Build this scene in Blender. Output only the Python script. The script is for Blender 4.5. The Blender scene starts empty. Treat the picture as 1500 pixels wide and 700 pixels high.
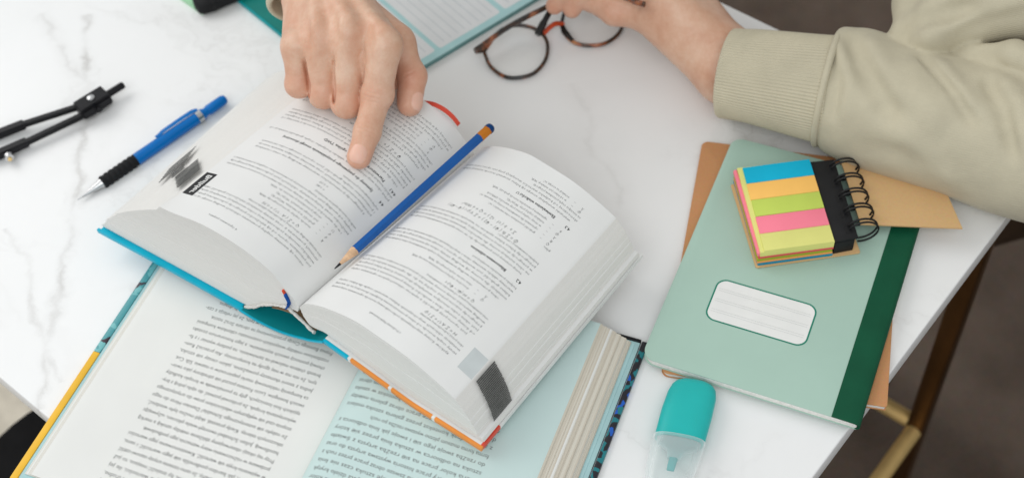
import bpy, bmesh, math, random
import numpy as np
from mathutils import Matrix, Vector

# ------------------------------------------------------------------ camera, world, lamps, exposure
S = bpy.context.scene
COL = S.collection
cam_d = bpy.data.cameras.new('camera')
cam = bpy.data.objects.new('camera', cam_d); COL.objects.link(cam)
S.camera = cam
PITCH, ROLL = 0.9112, -0.0969
fw = Vector((0, math.cos(PITCH), -math.sin(PITCH))); rt = Vector((1, 0, 0)); up = rt.cross(fw)
r2 = math.cos(ROLL) * rt + math.sin(ROLL) * up
u2 = -math.sin(ROLL) * rt + math.cos(ROLL) * up
cam.matrix_world = Matrix(((r2.x, u2.x, -fw.x, 0), (r2.y, u2.y, -fw.y, 0), (r2.z, u2.z, -fw.z, 0.7887), (0, 0, 0, 1)))
cam_d.sensor_width = 36; cam_d.lens = 47.96
cam_d.clip_start = 0.02; cam_d.clip_end = 50
cam_d.dof.use_dof = True; cam_d.dof.focus_distance = 0.895; cam_d.dof.aperture_fstop = 5.4

wd = bpy.data.worlds.new('World'); S.world = wd; wd.use_nodes = True
wd.node_tree.nodes['Background'].inputs[0].default_value = (0.95, 0.98, 1.0, 1)
wd.node_tree.nodes['Background'].inputs[1].default_value = 0.60

def area(name, loc, target, sx, sy, power, col):
    l = bpy.data.lights.new(name, 'AREA'); l.shape = 'RECTANGLE'; l.size = sx; l.size_y = sy
    l.energy = power; l.color = col
    o = bpy.data.objects.new(name, l); COL.objects.link(o); o.location = loc
    o.rotation_euler = (Vector(target) - Vector(loc)).to_track_quat('-Z', 'Y').to_euler()
    return o
area('window_light', (-2.35, 1.95, 2.35), (0.0, 0.6, 0), 2.8, 2.2, 50, (1.0, 0.99, 0.97))
area('front_fill_light', (-0.5, -1.5, 2.3), (0.0, 0.6, 0), 2.6, 1.8, 34, (0.97, 0.99, 1.0))  # added soft fill from the camera side, lifts front faces and mid table
S.view_settings.view_transform = 'Standard'; S.view_settings.look = 'None'
S.view_settings.exposure = 0.0; S.view_settings.gamma = 1.0
S.cycles.use_denoising = True
S.cycles.max_bounces = 8; S.cycles.transparent_max_bounces = 16
S.cycles.caustics_reflective = False; S.cycles.caustics_refractive = False

rng = random.Random(7)
nrs = np.random.RandomState(5)
MM = 0.001
def A3(p): return np.array(p, float)
def axis(deg): t = math.radians(deg); return np.array([math.cos(t), math.sin(t), 0.0])

# ------------------------------------------------------------------ materials
def srgb(r, g, b):
    f = lambda c: (c / 255 / 12.92) if c <= 10 else (((c / 255) + 0.055) / 1.055) ** 2.4
    return (f(r), f(g), f(b), 1)
class NT:
    def __init__(s, name):
        s.m = bpy.data.materials.new(name); s.m.use_nodes = True
        s.t = s.m.node_tree; s.b = s.t.nodes['Principled BSDF']; s.out = s.t.nodes['Material Output']
    def n(s, typ, **kw):
        x = s.t.nodes.new(typ)
        for k, v in kw.items():
            if k.startswith('i_'): x.inputs[k[2:].replace('_', ' ')].default_value = v
            else: setattr(x, k, v)
        return x
    def l(s, a, b): s.t.links.new(a, b)
    def coord(s, kind='Object'): return s.n('ShaderNodeTexCoord').outputs[kind]
    def noise(s, vec, scale, detail=3, rough=0.5, dim='3D'):
        x = s.n('ShaderNodeTexNoise', noise_dimensions=dim)
        x.inputs['Scale'].default_value = scale; x.inputs['Detail'].default_value = detail; x.inputs['Roughness'].default_value = rough
        if vec is not None: s.l(vec, x.inputs['Vector'])
        return x
    def ramp(s, fac, stops, interp='LINEAR'):
        x = s.n('ShaderNodeValToRGB'); x.color_ramp.interpolation = interp
        e = x.color_ramp.elements
        while len(e) < len(stops): e.new(0.5)
        for i, (p, c) in enumerate(stops): e[i].position = p; e[i].color = c
        s.l(fac, x.inputs[0]); return x.outputs[0]
    def mix(s, fac, a, b, mode='MIX'):
        x = s.n('ShaderNodeMix', data_type='RGBA', blend_type=mode)
        for i, v in ((0, fac), (6, a), (7, b)):
            if hasattr(v, 'is_linked') or isinstance(v, bpy.types.NodeSocket): s.l(v, x.inputs[i])
            else: x.inputs[i].default_value = v
        return x.outputs[2]
    def bump(s, h, strength, dist):
        x = s.n('ShaderNodeBump'); x.inputs['Strength'].default_value = strength; x.inputs['Distance'].default_value = dist
        s.l(h, x.inputs['Height'])
        if s.b.inputs['Normal'].is_linked: s.l(s.b.inputs['Normal'].links[0].from_socket, x.inputs['Normal'])
        s.l(x.outputs[0], s.b.inputs['Normal']); return x
    def set(s, **kw):
        for k, v in kw.items():
            i = s.b.inputs[k.replace('_', ' ')]
            if isinstance(v, bpy.types.NodeSocket): s.l(v, i)
            else: i.default_value = v
        return s

def plain(name, col, rough=0.5, var=0.06, scale=60, bump=0.0, bscale=900, bdist=0.0003, spec=0.2, **kw):
    """solid colour with a slight cloudy variation and fine relief"""
    k = NT(name); c = k.coord()
    nz = k.noise(c, scale, 4)
    d = tuple(v * (1 - var * 2) for v in col[:3]) + (1,)
    h = tuple(min(1, v * (1 + var)) for v in col[:3]) + (1,)
    k.set(Base_Color=k.ramp(nz.outputs[0], [(0.3, d), (0.7, h)]), Roughness=rough, Specular_IOR_Level=spec, **kw)
    if bump: k.bump(k.noise(c, bscale, 2).outputs[0], bump, bdist)
    return k.m

def marble(veins):
    """white marble: soft clouds, faint broken veins, and a few long thin ones (line through two points of the top)"""
    k = NT('white_marble'); c = k.coord()
    warp = k.noise(c, 7.0, 5, 0.62)
    wv = k.mix(0.10, c, warp.outputs['Color'], 'LINEAR_LIGHT')
    st = k.n('ShaderNodeMapping'); k.l(wv, st.inputs[0]); st.inputs['Scale'].default_value = (3.2, 7.5, 1); st.inputs['Rotation'].default_value = (0, 0, 0.5)
    v = k.noise(st.outputs[0], 1.0, 5, 0.6)
    ridge = k.n('ShaderNodeMath', operation='SUBTRACT'); k.l(v.outputs[0], ridge.inputs[0]); ridge.inputs[1].default_value = 0.5
    ab = k.n('ShaderNodeMath', operation='ABSOLUTE'); k.l(ridge.outputs[0], ab.inputs[0])
    vein = k.ramp(ab.outputs[0], [(0.0, (0.55, 0.55, 0.55, 1)), (0.010, (0.2, 0.2, 0.2, 1)), (0.05, (0, 0, 0, 1))])
    patch = k.ramp(k.noise(c, 5.0, 3).outputs[0], [(0.46, (0, 0, 0, 1)), (0.72, (1, 1, 1, 1))])
    tot = k.mix(1.0, vein, patch, 'MULTIPLY')
    fine = k.noise(c, 16, 6, 0.65); sep = k.n('ShaderNodeSeparateXYZ'); k.l(c, sep.inputs[0])
    brk = k.noise(c, 30, 3)
    for (x0, y0), (x1, y1), wd_, amt in veins:
        L = math.hypot(x1 - x0, y1 - y0); nx, ny = -(y1 - y0) / L, (x1 - x0) / L
        def math_(op, a, b):
            m = k.n('ShaderNodeMath', operation=op)
            for i, q in enumerate((a, b)):
                if isinstance(q, bpy.types.NodeSocket): k.l(q, m.inputs[i])
                elif q is not None: m.inputs[i].default_value = q
            return m.outputs[0]
        d = math_('ADD', math_('MULTIPLY', sep.outputs[0], nx), math_('MULTIPLY', sep.outputs[1], ny))
        d = math_('SUBTRACT', d, nx * x0 + ny * y0)
        d = math_('ADD', d, math_('MULTIPLY', math_('SUBTRACT', fine.outputs[0], 0.5), 0.045))
        d = math_('ABSOLUTE', d, None)
        tx, ty = (x1 - x0) / L, (y1 - y0) / L
        al = math_('ADD', math_('MULTIPLY', sep.outputs[0], tx), math_('MULTIPLY', sep.outputs[1], ty)); al = math_('SUBTRACT', al, tx * x0 + ty * y0)
        inn = math_('MULTIPLY', math_('GREATER_THAN', al, 0.0), math_('LESS_THAN', al, L))
        line = k.ramp(d, [(0.0, (amt, amt, amt, 1)), (wd_, (amt * 0.35, amt * 0.35, amt * 0.35, 1)), (wd_ * 5, (0, 0, 0, 1))])
        line = k.mix(1.0, line, k.ramp(brk.outputs[0], [(0.35, (0.15, 0.15, 0.15, 1)), (0.6, (1, 1, 1, 1))]), 'MULTIPLY')
        line = k.mix(1.0, line, inn, 'MULTIPLY')
        tot = k.mix(1.0, tot, line, 'LIGHTEN')
    cloud = k.ramp(k.noise(wv, 3.0, 4, 0.55).outputs[0], [(0.35, (0.82, 0.82, 0.812, 1)), (0.62, (0.87, 0.87, 0.865, 1))])
    k.set(Base_Color=k.mix(tot, cloud, (0.50, 0.485, 0.465, 1)), Roughness=0.34, Specular_IOR_Level=0.35)
    return k.m

def carpet():
    k = NT('brown_carpet'); c = k.coord()
    a = k.noise(c, 9, 4); b = k.noise(c, 260, 3)
    col = k.ramp(a.outputs[0], [(0.3, (0.085, 0.062, 0.048, 1)), (0.7, (0.145, 0.108, 0.084, 1))])
    k.set(Base_Color=k.mix(0.35, col, b.outputs['Color'], 'OVERLAY'), Roughness=0.95, Specular_IOR_Level=0.1)
    k.bump(b.outputs[0], 0.8, 0.004)
    return k.m

def paper(name, col, edge, var=1.0, top=0.02):
    """paper whose stack edge shows page after page: the mesh carries the page number as an attribute"""
    k = NT(name)
    at = k.n('ShaderNodeAttribute', attribute_name='leaf')
    n1 = k.n('ShaderNodeTexNoise', noise_dimensions='1D'); n1.inputs['Scale'].default_value = 1.0; n1.inputs['Detail'].default_value = 6; n1.inputs['Roughness'].default_value = 0.75
    k.l(at.outputs['Fac'], n1.inputs['W'])
    e = k.ramp(n1.outputs[0], [(0.30, tuple(v * (1 - 0.30 * var) for v in edge[:3]) + (1,)), (0.50, tuple(v * 0.97 for v in edge[:3]) + (1,)), (0.72, tuple(min(1, v * (1 + 0.10 * var)) for v in edge[:3]) + (1,))])
    c = k.coord(); cl = k.noise(c, 22, 3)
    t = k.ramp(cl.outputs[0], [(0.3, tuple(v * (1 - top * 2) for v in col[:3]) + (1,)), (0.7, col)])
    f = k.n('ShaderNodeAttribute', attribute_name='edge')
    k.set(Base_Color=k.mix(f.outputs['Fac'], t, e), Roughness=0.75, Specular_IOR_Level=0.22)
    k.bump(n1.outputs[0], 0.35, 0.0004)
    k.bump(k.noise(c, 1400, 2).outputs[0], 0.06, 0.0002)
    return k.m

def skin():
    k = NT('skin'); c = k.coord()
    red = k.n('ShaderNodeAttribute', attribute_name='flush'); nail = k.n('ShaderNodeAttribute', attribute_name='nail')
    n1 = k.noise(c, 42, 6, 0.7)
    base = k.ramp(n1.outputs[0], [(0.32, srgb(205, 156, 129)), (0.5, srgb(214, 172, 146)), (0.7, srgb(224, 190, 166))])
    base = k.mix(red.outputs['Fac'], base, srgb(206, 122, 98))
    base = k.mix(nail.outputs['Fac'], base, srgb(228, 182, 162))
    k.set(Base_Color=base, Roughness=0.42, Subsurface_Weight=0.14, Subsurface_Radius=(1.0, 0.36, 0.22), Subsurface_Scale=0.0014, Specular_IOR_Level=0.4)
    vo = k.n('ShaderNodeTexVoronoi'); vo.inputs['Scale'].default_value = 900; k.l(c, vo.inputs['Vector'])
    k.bump(vo.outputs['Distance'], 0.12, 0.0003)
    k.bump(k.noise(c, 240, 4, 0.6).outputs[0], 0.18, 0.0006)
    return k.m

def fleece(name, col):
    k = NT(name); c = k.coord()
    n1 = k.noise(c, 35, 5, 0.6)
    d = tuple(v * 0.88 for v in col[:3]) + (1,)
    k.set(Base_Color=k.ramp(n1.outputs[0], [(0.3, d), (0.7, col)]), Roughness=0.95, Specular_IOR_Level=0.08, Sheen_Weight=0.15, Sheen_Roughness=0.6)
    wv = k.n('ShaderNodeTexWave', wave_type='BANDS', bands_direction='DIAGONAL'); wv.inputs['Scale'].default_value = 330; wv.inputs['Distortion'].default_value = 1.5; wv.inputs['Detail'].default_value = 1
    k.l(c, wv.inputs['Vector'])
    k.bump(wv.outputs['Fac'], 0.22, 0.0006)
    k.bump(k.noise(c, 1100, 2).outputs[0], 0.3, 0.0005)
    k.bump(k.noise(c, 60, 3).outputs[0], 0.25, 0.003)
    return k.m

def clear(name, tint, haze, rough=0.08, edge=0.12):
    k = NT(name)
    tr = k.n('ShaderNodeBsdfTransparent'); tr.inputs[0].default_value = tint
    k.set(Base_Color=(0.9, 0.93, 0.93, 1), Roughness=rough, Specular_IOR_Level=0.6)
    fr = k.n('ShaderNodeLayerWeight'); fr.inputs[0].default_value = edge
    ad = k.n('ShaderNodeMath', operation='ADD'); ad.use_clamp = True; k.l(fr.outputs['Facing'], ad.inputs[0]); ad.inputs[1].default_value = haze
    mx = k.n('ShaderNodeMixShader'); k.l(ad.outputs[0], mx.inputs[0]); k.l(tr.outputs[0], mx.inputs[1]); k.l(k.b.outputs[0], mx.inputs[2])
    k.l(mx.outputs[0], k.out.inputs[0]); return k.m

def tortoise():
    k = NT('tortoiseshell'); c = k.coord()
    n1 = k.noise(c, 75, 3, 0.5)
    k.set(Base_Color=k.ramp(n1.outputs[0], [(0.40, (0.010, 0.008, 0.007, 1)), (0.53, (0.05, 0.022, 0.009, 1)), (0.61, (0.30, 0.085, 0.03, 1)), (0.70, (0.42, 0.17, 0.06, 1))]), Roughness=0.18, Coat_Weight=0.4)
    return k.m

def marbled(name, light, dark, accent, scale):
    k = NT(name); c = k.coord()
    w = k.mix(0.012, c, k.noise(c, 40, 4).outputs['Color'], 'LINEAR_LIGHT')
    vo = k.n('ShaderNodeTexVoronoi', feature='F1'); vo.inputs['Scale'].default_value = scale; k.l(w, vo.inputs['Vector'])
    sep = k.n('ShaderNodeSeparateColor'); k.l(vo.outputs['Color'], sep.inputs[0])
    col = k.ramp(sep.outputs[0], [(0.0, dark), (0.42, light), (0.72, dark), (0.88, accent)], 'CONSTANT')
    k.set(Base_Color=col, Roughness=0.4); return k.m

def carton(name, col):
    k = NT(name); c = k.coord()
    a = k.noise(c, 500, 4, 0.7); b = k.noise(c, 18, 3)
    base = k.ramp(b.outputs[0], [(0.3, tuple(v * 0.92 for v in col[:3]) + (1,)), (0.7, col)])
    k.set(Base_Color=k.mix(0.28, base, a.outputs['Color'], 'SOFT_LIGHT'), Roughness=0.85, Specular_IOR_Level=0.2)
    k.bump(a.outputs[0], 0.15, 0.0002); return k.m

M = {}
M['carpet'] = carpet()
M['brass'] = plain('brushed_brass', (0.78, 0.54, 0.22, 1), 0.42, 0.08, 30, Metallic=0.5)
M['bronze'] = plain('dark_bronze', (0.16, 0.085, 0.035, 1), 0.42, 0.1, 20, Metallic=1.0)
M['rug'] = plain('beige_wool', (0.72, 0.66, 0.55, 1), 0.95, 0.1, 40, 0.6, 200, 0.003)
M['black_cloth'] = plain('black_cloth', (0.008, 0.008, 0.009, 1), 0.9, 0.2, 30, 0.3, 900)
M['page'] = paper('white_page', (0.80, 0.80, 0.785, 1), (0.81, 0.795, 0.76, 1), 0.9)
M['page_art'] = paper('warm_white_page', (0.80, 0.80, 0.77, 1), (0.76, 0.74, 0.68, 1), 1.3)
M['page_mint'] = paper('mint_page', (0.57, 0.71, 0.69, 1), (0.66, 0.61, 0.51, 1), 0.9)
M['page_cream'] = paper('cream_page', (0.70, 0.66, 0.57, 1), (0.68, 0.62, 0.52, 1), 0.9)
M['ink'] = plain('black_ink', (0.035, 0.035, 0.037, 1), 0.7, 0.1)
M['ink_soft'] = plain('dark_grey_ink', (0.085, 0.085, 0.085, 1), 0.7, 0.1)
M['ink_grey'] = plain('grey_ink', (0.11, 0.11, 0.105, 1), 0.7, 0.15, 300)
M['ink_light'] = plain('pale_grey_ink', (0.58, 0.62, 0.62, 1), 0.7, 0.04)
M['cyan'] = plain('cyan_cover', srgb(10, 176, 205), 0.35, 0.06, 40)
M['teal_cover'] = plain('teal_cover', srgb(4, 128, 134), 0.4, 0.06, 40)
M['orange'] = plain('orange_cover', srgb(238, 150, 70), 0.38, 0.04)
M['red'] = plain('red_cover', srgb(222, 84, 66), 0.38, 0.04)
M['white_cover'] = plain('white_cover', (0.80, 0.80, 0.78, 1), 0.4, 0.03)
M['kraft_lining'] = plain('kraft_lining', srgb(150, 122, 92), 0.9, 0.08)
M['thread'] = plain('off_white_thread', (0.74, 0.72, 0.68, 1), 0.9, 0.1, 800, 0.8, 1500, 0.0006)
M['ribbon_blue'] = plain('blue_ribbon', srgb(10, 78, 160), 0.6, 0.1, 300)
M['ribbon_red'] = plain('red_ribbon', srgb(220, 80, 50), 0.6, 0.1, 300)
M['yellow_cover'] = plain('yellow_cover', srgb(240, 188, 62), 0.4, 0.04)
M['marbled_teal'] = marbled('marbled_teal', srgb(22, 120, 128), srgb(26, 24, 34), srgb(20, 90, 190), 230)
M['marbled_pale'] = marbled('marbled_pale_teal', srgb(110, 180, 182), srgb(70, 150, 156), srgb(48, 30, 44), 110)
M['black_cover'] = plain('black_cover', (0.012, 0.012, 0.014, 1), 0.35, 0.2)
M['endpaper'] = plain('pale_blue_endpaper', srgb(170, 205, 207), 0.7, 0.03)
M['pencil_blue'] = plain('blue_lacquer', srgb(0, 84, 158), 0.3, 0.05, 40, Coat_Weight=0.35, Coat_Roughness=0.15)
M['pencil_cap'] = plain('dark_blue_lacquer', srgb(10, 62, 118), 0.3, 0.05)
M['pencil_band'] = plain('ochre_band', srgb(196, 118, 34), 0.4, 0.05)
M['wood'] = plain('cedar_wood', srgb(222, 184, 148), 0.75, 0.12, 260)
M['lead'] = plain('graphite', (0.02, 0.02, 0.022, 1), 0.45, 0.1)
M['barrel_blue'] = plain('blue_plastic', srgb(0, 110, 188), 0.28, 0.04, 40, Coat_Weight=0.2)
M['grip'] = plain('black_rubber', (0.012, 0.012, 0.013, 1), 0.65, 0.15)
M['steel'] = plain('satin_steel', (0.60, 0.60, 0.60, 1), 0.28, 0.05, Metallic=1.0)
M['brass_pin'] = plain('brass', (0.80, 0.58, 0.26, 1), 0.25, 0.05, Metallic=1.0)
M['black_metal'] = plain('black_painted_metal', (0.012, 0.012, 0.014, 1), 0.38, 0.15)
M['mint_cover'] = plain('sage_mint_card', srgb(170, 198, 184), 0.62, 0.025, 14, 0.08, 700, 0.0002)
M['green_spine'] = plain('dark_green_tape', srgb(14, 82, 56), 0.55, 0.08, 30, 0.15, 1200, 0.0002)
M['green_line'] = plain('green_print', srgb(36, 128, 106), 0.6, 0.03)
M['label'] = plain('white_label', (0.80, 0.80, 0.78, 1), 0.65, 0.02)
M['label_line'] = plain('pale_print_line', (0.55, 0.57, 0.55, 1), 0.7, 0.02)
M['pages_plain'] = plain('notebook_pages', (0.80, 0.79, 0.75, 1), 0.8, 0.06, 400)
M['kraft'] = carton('kraft_card', srgb(196, 142, 98)); M['kraft_pale'] = carton('pale_kraft_card', srgb(212, 174, 124))
for n_, c_ in dict(flag_blue=(16, 176, 210), flag_orange=(252, 196, 106), flag_lime=(196, 214, 98), flag_pink=(254, 136, 156), flag_yellow=(226, 224, 134), flag_rose=(226, 92, 96), flag_olive=(158, 172, 54), flag_apricot=(246, 166, 92), flag_teal=(10, 140, 176)).items():
    M[n_] = plain(n_, srgb(*c_), 0.6, 0.03, 30)
M['wire'] = plain('black_wire', (0.014, 0.014, 0.015, 1), 0.3, 0.1)
M['black_card'] = plain('black_card', (0.016, 0.016, 0.017, 1), 0.6, 0.15)
M['hl_body'] = plain('turquoise_plastic', srgb(42, 182, 178), 0.36, 0.03, 30, Subsurface_Weight=0.1, Subsurface_Scale=0.003)
M['hl_side'] = plain('deep_turquoise_plastic', srgb(16, 150, 165), 0.36, 0.03)
M['hl_cap'] = clear('clear_cap_plastic', (0.97, 0.99, 0.985, 1), 0.15, 0.12, 0.35)
M['hl_inner'] = clear('teal_tinted_plastic', (0.45, 0.78, 0.78, 1), 0.25, 0.3)
M['nib'] = plain('teal_felt', srgb(70, 165, 165), 0.8, 0.05)
M['lens'] = clear('lens', (0.985, 0.985, 0.98, 1), 0.03, 0.03, 0.02)
M['tortoise'] = tortoise()
M['bridge_red'] = plain('amber_red_acetate', srgb(206, 78, 40), 0.2, 0.12, 90, Coat_Weight=0.4)
M['black_acetate'] = plain('black_acetate', (0.012, 0.010, 0.009, 1), 0.16, 0.2, 60, Coat_Weight=0.4)
M['plan_border'] = plain('aqua_print', srgb(176, 214, 216), 0.6, 0.03)
M['plan_edge'] = plain('dark_aqua_edge', srgb(110, 150, 150), 0.6, 0.05)
M['plan_box'] = plain('planner_white', (0.74, 0.75, 0.76, 1), 0.65, 0.02)
M['plan_line'] = plain('planner_rule', (0.60, 0.63, 0.65, 1), 0.65, 0.02)
M['teal_folder'] = plain('teal_folder', srgb(4, 118, 110), 0.45, 0.05)
M['teal_edge'] = plain('teal_edge', srgb(0, 150, 155), 0.4, 0.05)
M['pale_green'] = plain('pale_green_card', srgb(160, 208, 168), 0.6, 0.04)
M['skin'] = skin()
M['sweat'] = fleece('khaki_sweatshirt', srgb(198, 190, 166))
M['rib'] = fleece('khaki_rib_knit', srgb(200, 192, 168))
M['trouser'] = plain('brown_trousers', (0.060, 0.036, 0.020, 1), 0.9, 0.2, 14, 0.4, 600, 0.0008)

# ------------------------------------------------------------------ object helpers
def empty(name, loc=(0, 0, 0), rz=0.0):
    o = bpy.data.objects.new(name, None); COL.objects.link(o)
    o.location = [v * MM for v in loc]; o.rotation_euler = (0, 0, math.radians(rz)); o.empty_display_size = 0.02
    return o
def tag(o, label=None, cat=None, group=None, kind=None):
    if label: o['label'] = label
    if cat: o['category'] = cat
    if group: o['group'] = group
    if kind: o['kind'] = kind
    return o
def mesh(name, V, F, mat, parent=None, smooth=False, world=False, attrs=None, sharp=None):
    """one mesh object; V in millimetres, in the parent's frame (or in world space with world=True)"""
    V = np.asarray(V, float) * MM
    if parent is not None and world:
        mi = np.linalg.inv(root_matrix(parent)); V = V @ mi[:3, :3].T + mi[:3, 3]
    me = bpy.data.meshes.new(name)
    if isinstance(F, np.ndarray):
        n, k = F.shape
        me.vertices.add(len(V)); me.vertices.foreach_set('co', V.ravel())
        me.loops.add(n * k); me.loops.foreach_set('vertex_index', F.ravel().astype(np.int32))
        me.polygons.add(n); me.polygons.foreach_set('loop_start', np.arange(0, n * k, k, dtype=np.int32))
        me.update(calc_edges=True)
    else:
        me.from_pydata([tuple(v) for v in V], [], F)
    me.validate()
    if attrs:
        for an, (dom, data) in attrs.items():
            a = me.attributes.new(an, 'FLOAT', dom); a.data.foreach_set('value', np.asarray(data, np.float32))
    mats = mat if isinstance(mat, (list, tuple)) else [mat]
    for m in mats: me.materials.append(M[m] if isinstance(m, str) else m)
    if smooth:
        me.polygons.foreach_set('use_smooth', np.ones(len(me.polygons), bool))
        if sharp: me.set_sharp_from_angle(angle=math.radians(sharp))
    o = bpy.data.objects.new(name, me); COL.objects.link(o)
    if parent is not None: o.parent = parent
    return o
def root_matrix(o):
    m = np.array(Matrix.Translation(o.location) @ o.rotation_euler.to_matrix().to_4x4())
    return root_matrix(o.parent) @ m if o.parent is not None else m
def bm_obj(name, bm, mat, parent=None, smooth=True, sharp=35):
    me = bpy.data.meshes.new(name)
    bmesh.ops.recalc_face_normals(bm, faces=bm.faces)
    bmesh.ops.scale(bm, vec=(MM, MM, MM), verts=bm.verts)
    bm.to_mesh(me); bm.free()
    me.materials.append(M[mat])
    if smooth:
        me.polygons.foreach_set('use_smooth', np.ones(len(me.polygons), bool)); me.set_sharp_from_angle(angle=math.radians(sharp))
    o = bpy.data.objects.new(name, me); COL.objects.link(o)
    if parent is not None: o.parent = parent
    return o
def box(name, lo, hi, mat, parent=None, bev=0.3, seg=2, rot=0.0, smooth=True):
    bm = bmesh.new(); bmesh.ops.create_cube(bm, size=1)
    lo, hi = A3(lo), A3(hi); s = hi - lo; c = (hi + lo) / 2
    bmesh.ops.scale(bm, vec=tuple(s), verts=bm.verts)
    if rot: bmesh.ops.rotate(bm, matrix=Matrix.Rotation(math.radians(rot), 3, 'Z'), verts=bm.verts)
    bmesh.ops.translate(bm, vec=tuple(c), verts=bm.verts)
    if bev: bmesh.ops.bevel(bm, geom=bm.edges[:], offset=min(bev, min(s) * 0.45), segments=seg, affect='EDGES', profile=0.5)
    return bm_obj(name, bm, mat, parent, smooth)
def rrect(x0, y0, x1, y1, rad, n=6):
    """outline of a rectangle with a radius for each corner: (x0y0, x1y0, x1y1, x0y1)"""
    if not isinstance(rad, (tuple, list)): rad = (rad,) * 4
    P = []
    for (cx, cy, sx, sy, a0), r in zip(((x0, y0, 1, 1, 180), (x1, y0, -1, 1, 270), (x1, y1, -1, -1, 0), (x0, y1, 1, -1, 90)), rad):
        if r <= 0.01: P.append((cx, cy)); continue
        for i in range(n + 1):
            a = math.radians(a0 + 90 * i / n); P.append((cx + sx * r + r * math.cos(a), cy + sy * r + r * math.sin(a)))
    return P
def slab(name, outline, z0, z1, mat, parent=None, bev=0.2, zf=None, smooth=True):
    """outline extruded from z0 to z1, edges slightly rounded; zf bends it"""
    bm = bmesh.new()
    vs = [bm.verts.new((x, y, z0)) for x, y in outline]
    f = bm.faces.new(vs)
    r = bmesh.ops.extrude_face_region(bm, geom=[f])
    tv = [e for e in r['geom'] if isinstance(e, bmesh.types.BMVert)]
    bmesh.ops.translate(bm, vec=(0, 0, z1 - z0), verts=tv)
    if bev:
        ed = [e for e in bm.edges if abs(e.verts[0].co.z - e.verts[1].co.z) < 1e-6]
        bmesh.ops.bevel(bm, geom=ed, offset=min(bev, (z1 - z0) * 0.45), segments=2, affect='EDGES', profile=0.5)
    return bm_obj(name, bm, mat, parent, smooth)
def lathe(name, a, b, prof, mat, parent=None, n=32, world=False, flat=None, sharp=40, sx=1.0):
    """prof: (t in mm from a towards b, radius) pairs"""
    a, b = A3(a), A3(b); d = (b - a) / np.linalg.norm(b - a)
    h = np.cross(d, [0, 0, 1.0] if abs(d[2]) < 0.99 else [0, 1.0, 0]); h /= np.linalg.norm(h); v = np.cross(h, d)
    V = []; F = []
    for t, r in prof:
        for i in range(n):
            w = 2 * math.pi * i / n; V.append(a + d * t + (h * math.cos(w) * sx + v * math.sin(w)) * r)
    m = len(prof)
    for j in range(m - 1):
        for i in range(n): F.append((j * n + i, j * n + (i + 1) % n, (j + 1) * n + (i + 1) % n, (j + 1) * n + i))
    F.append(tuple(range(n))[::-1]); F.append(tuple((m - 1) * n + i for i in range(n)))
    return mesh(name, V, F, mat, parent, n > 8, world, sharp=sharp)
def catmull(P, n=8):
    P = np.asarray(P, float); Q = np.vstack([2 * P[0] - P[1], P, 2 * P[-1] - P[-2]]); out = []
    for i in range(1, len(Q) - 2):
        for t in np.linspace(0, 1, n, endpoint=False):
            out.append(0.5 * (2 * Q[i] + (Q[i + 1] - Q[i - 1]) * t + (2 * Q[i - 1] - 5 * Q[i] + 4 * Q[i + 1] - Q[i + 2]) * t * t + (3 * Q[i] - Q[i - 1] - 3 * Q[i + 1] + Q[i + 2]) * t ** 3))
    out.append(P[-1]); return np.array(out)
def tube(name, P, rad, mat, parent=None, n=10, world=False, closed=False, up=(0, 0, 1), rz=None):
    """tube along points; rad number or per point; rz = second radius for an oval section"""
    P = np.asarray(P, float); m = len(P)
    R = np.full(m, rad, float) if np.isscalar(rad) else np.asarray(rad, float)
    Z = R if rz is None else (np.full(m, rz, float) if np.isscalar(rz) else np.asarray(rz, float))
    if closed: T = np.roll(P, -1, 0) - np.roll(P, 1, 0)
    else: T = np.gradient(P, axis=0)
    T /= np.linalg.norm(T, axis=1)[:, None]
    V = []; u = np.array(up, float)
    for i in range(m):
        h = np.cross(T[i], u); h /= max(1e-9, np.linalg.norm(h)); v = np.cross(h, T[i])
        for j in range(n):
            w = 2 * math.pi * j / n; V.append(P[i] + h * math.cos(w) * R[i] + v * math.sin(w) * Z[i])
    F = []
    for i in range(m if closed else m - 1):
        k = (i + 1) % m
        for j in range(n): F.append((i * n + j, i * n + (j + 1) % n, k * n + (j + 1) % n, k * n + j))
    if not closed: F.append(tuple(range(n))[::-1]); F.append(tuple((m - 1) * n + j for j in range(n)))
    return mesh(name, V, F, mat, parent, True, world, sharp=60)

# ------------------------------------------------------------------ lettering: glyph outlines laid on a surface
GL = {}
def glyph(ch, bold, res):
    key = (ch, bold, res)
    if key in GL: return GL[key]
    def get(txt):
        cu = bpy.data.curves.new('glyph', 'FONT'); cu.body = txt; cu.size = 1; cu.resolution_u = res
        cu.fill_mode = 'FRONT'
        cu.offset = 0.018 if bold else -0.008
        ob = bpy.data.objects.new('glyph', cu); COL.objects.link(ob)
        dg = bpy.context.evaluated_depsgraph_get(); me = ob.evaluated_get(dg).to_mesh()
        v = np.array([x.co[:2] for x in me.vertices]).reshape(-1, 2)
        me.calc_loop_triangles(); f = np.array([t.vertices[:] for t in me.loop_triangles], int).reshape(-1, 3)
        ob.evaluated_get(dg).to_mesh_clear(); bpy.data.objects.remove(ob); bpy.data.curves.remove(cu)
        return v, f
    v, f = get(ch) if ch != ' ' else (np.zeros((0, 2)), np.zeros((0, 3), int))
    wi, _ = get(ch + 'I'); w1, _ = get('I')
    GL[key] = (v, f, wi[:, 0].max() - w1[:, 0].max()); return GL[key]
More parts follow.
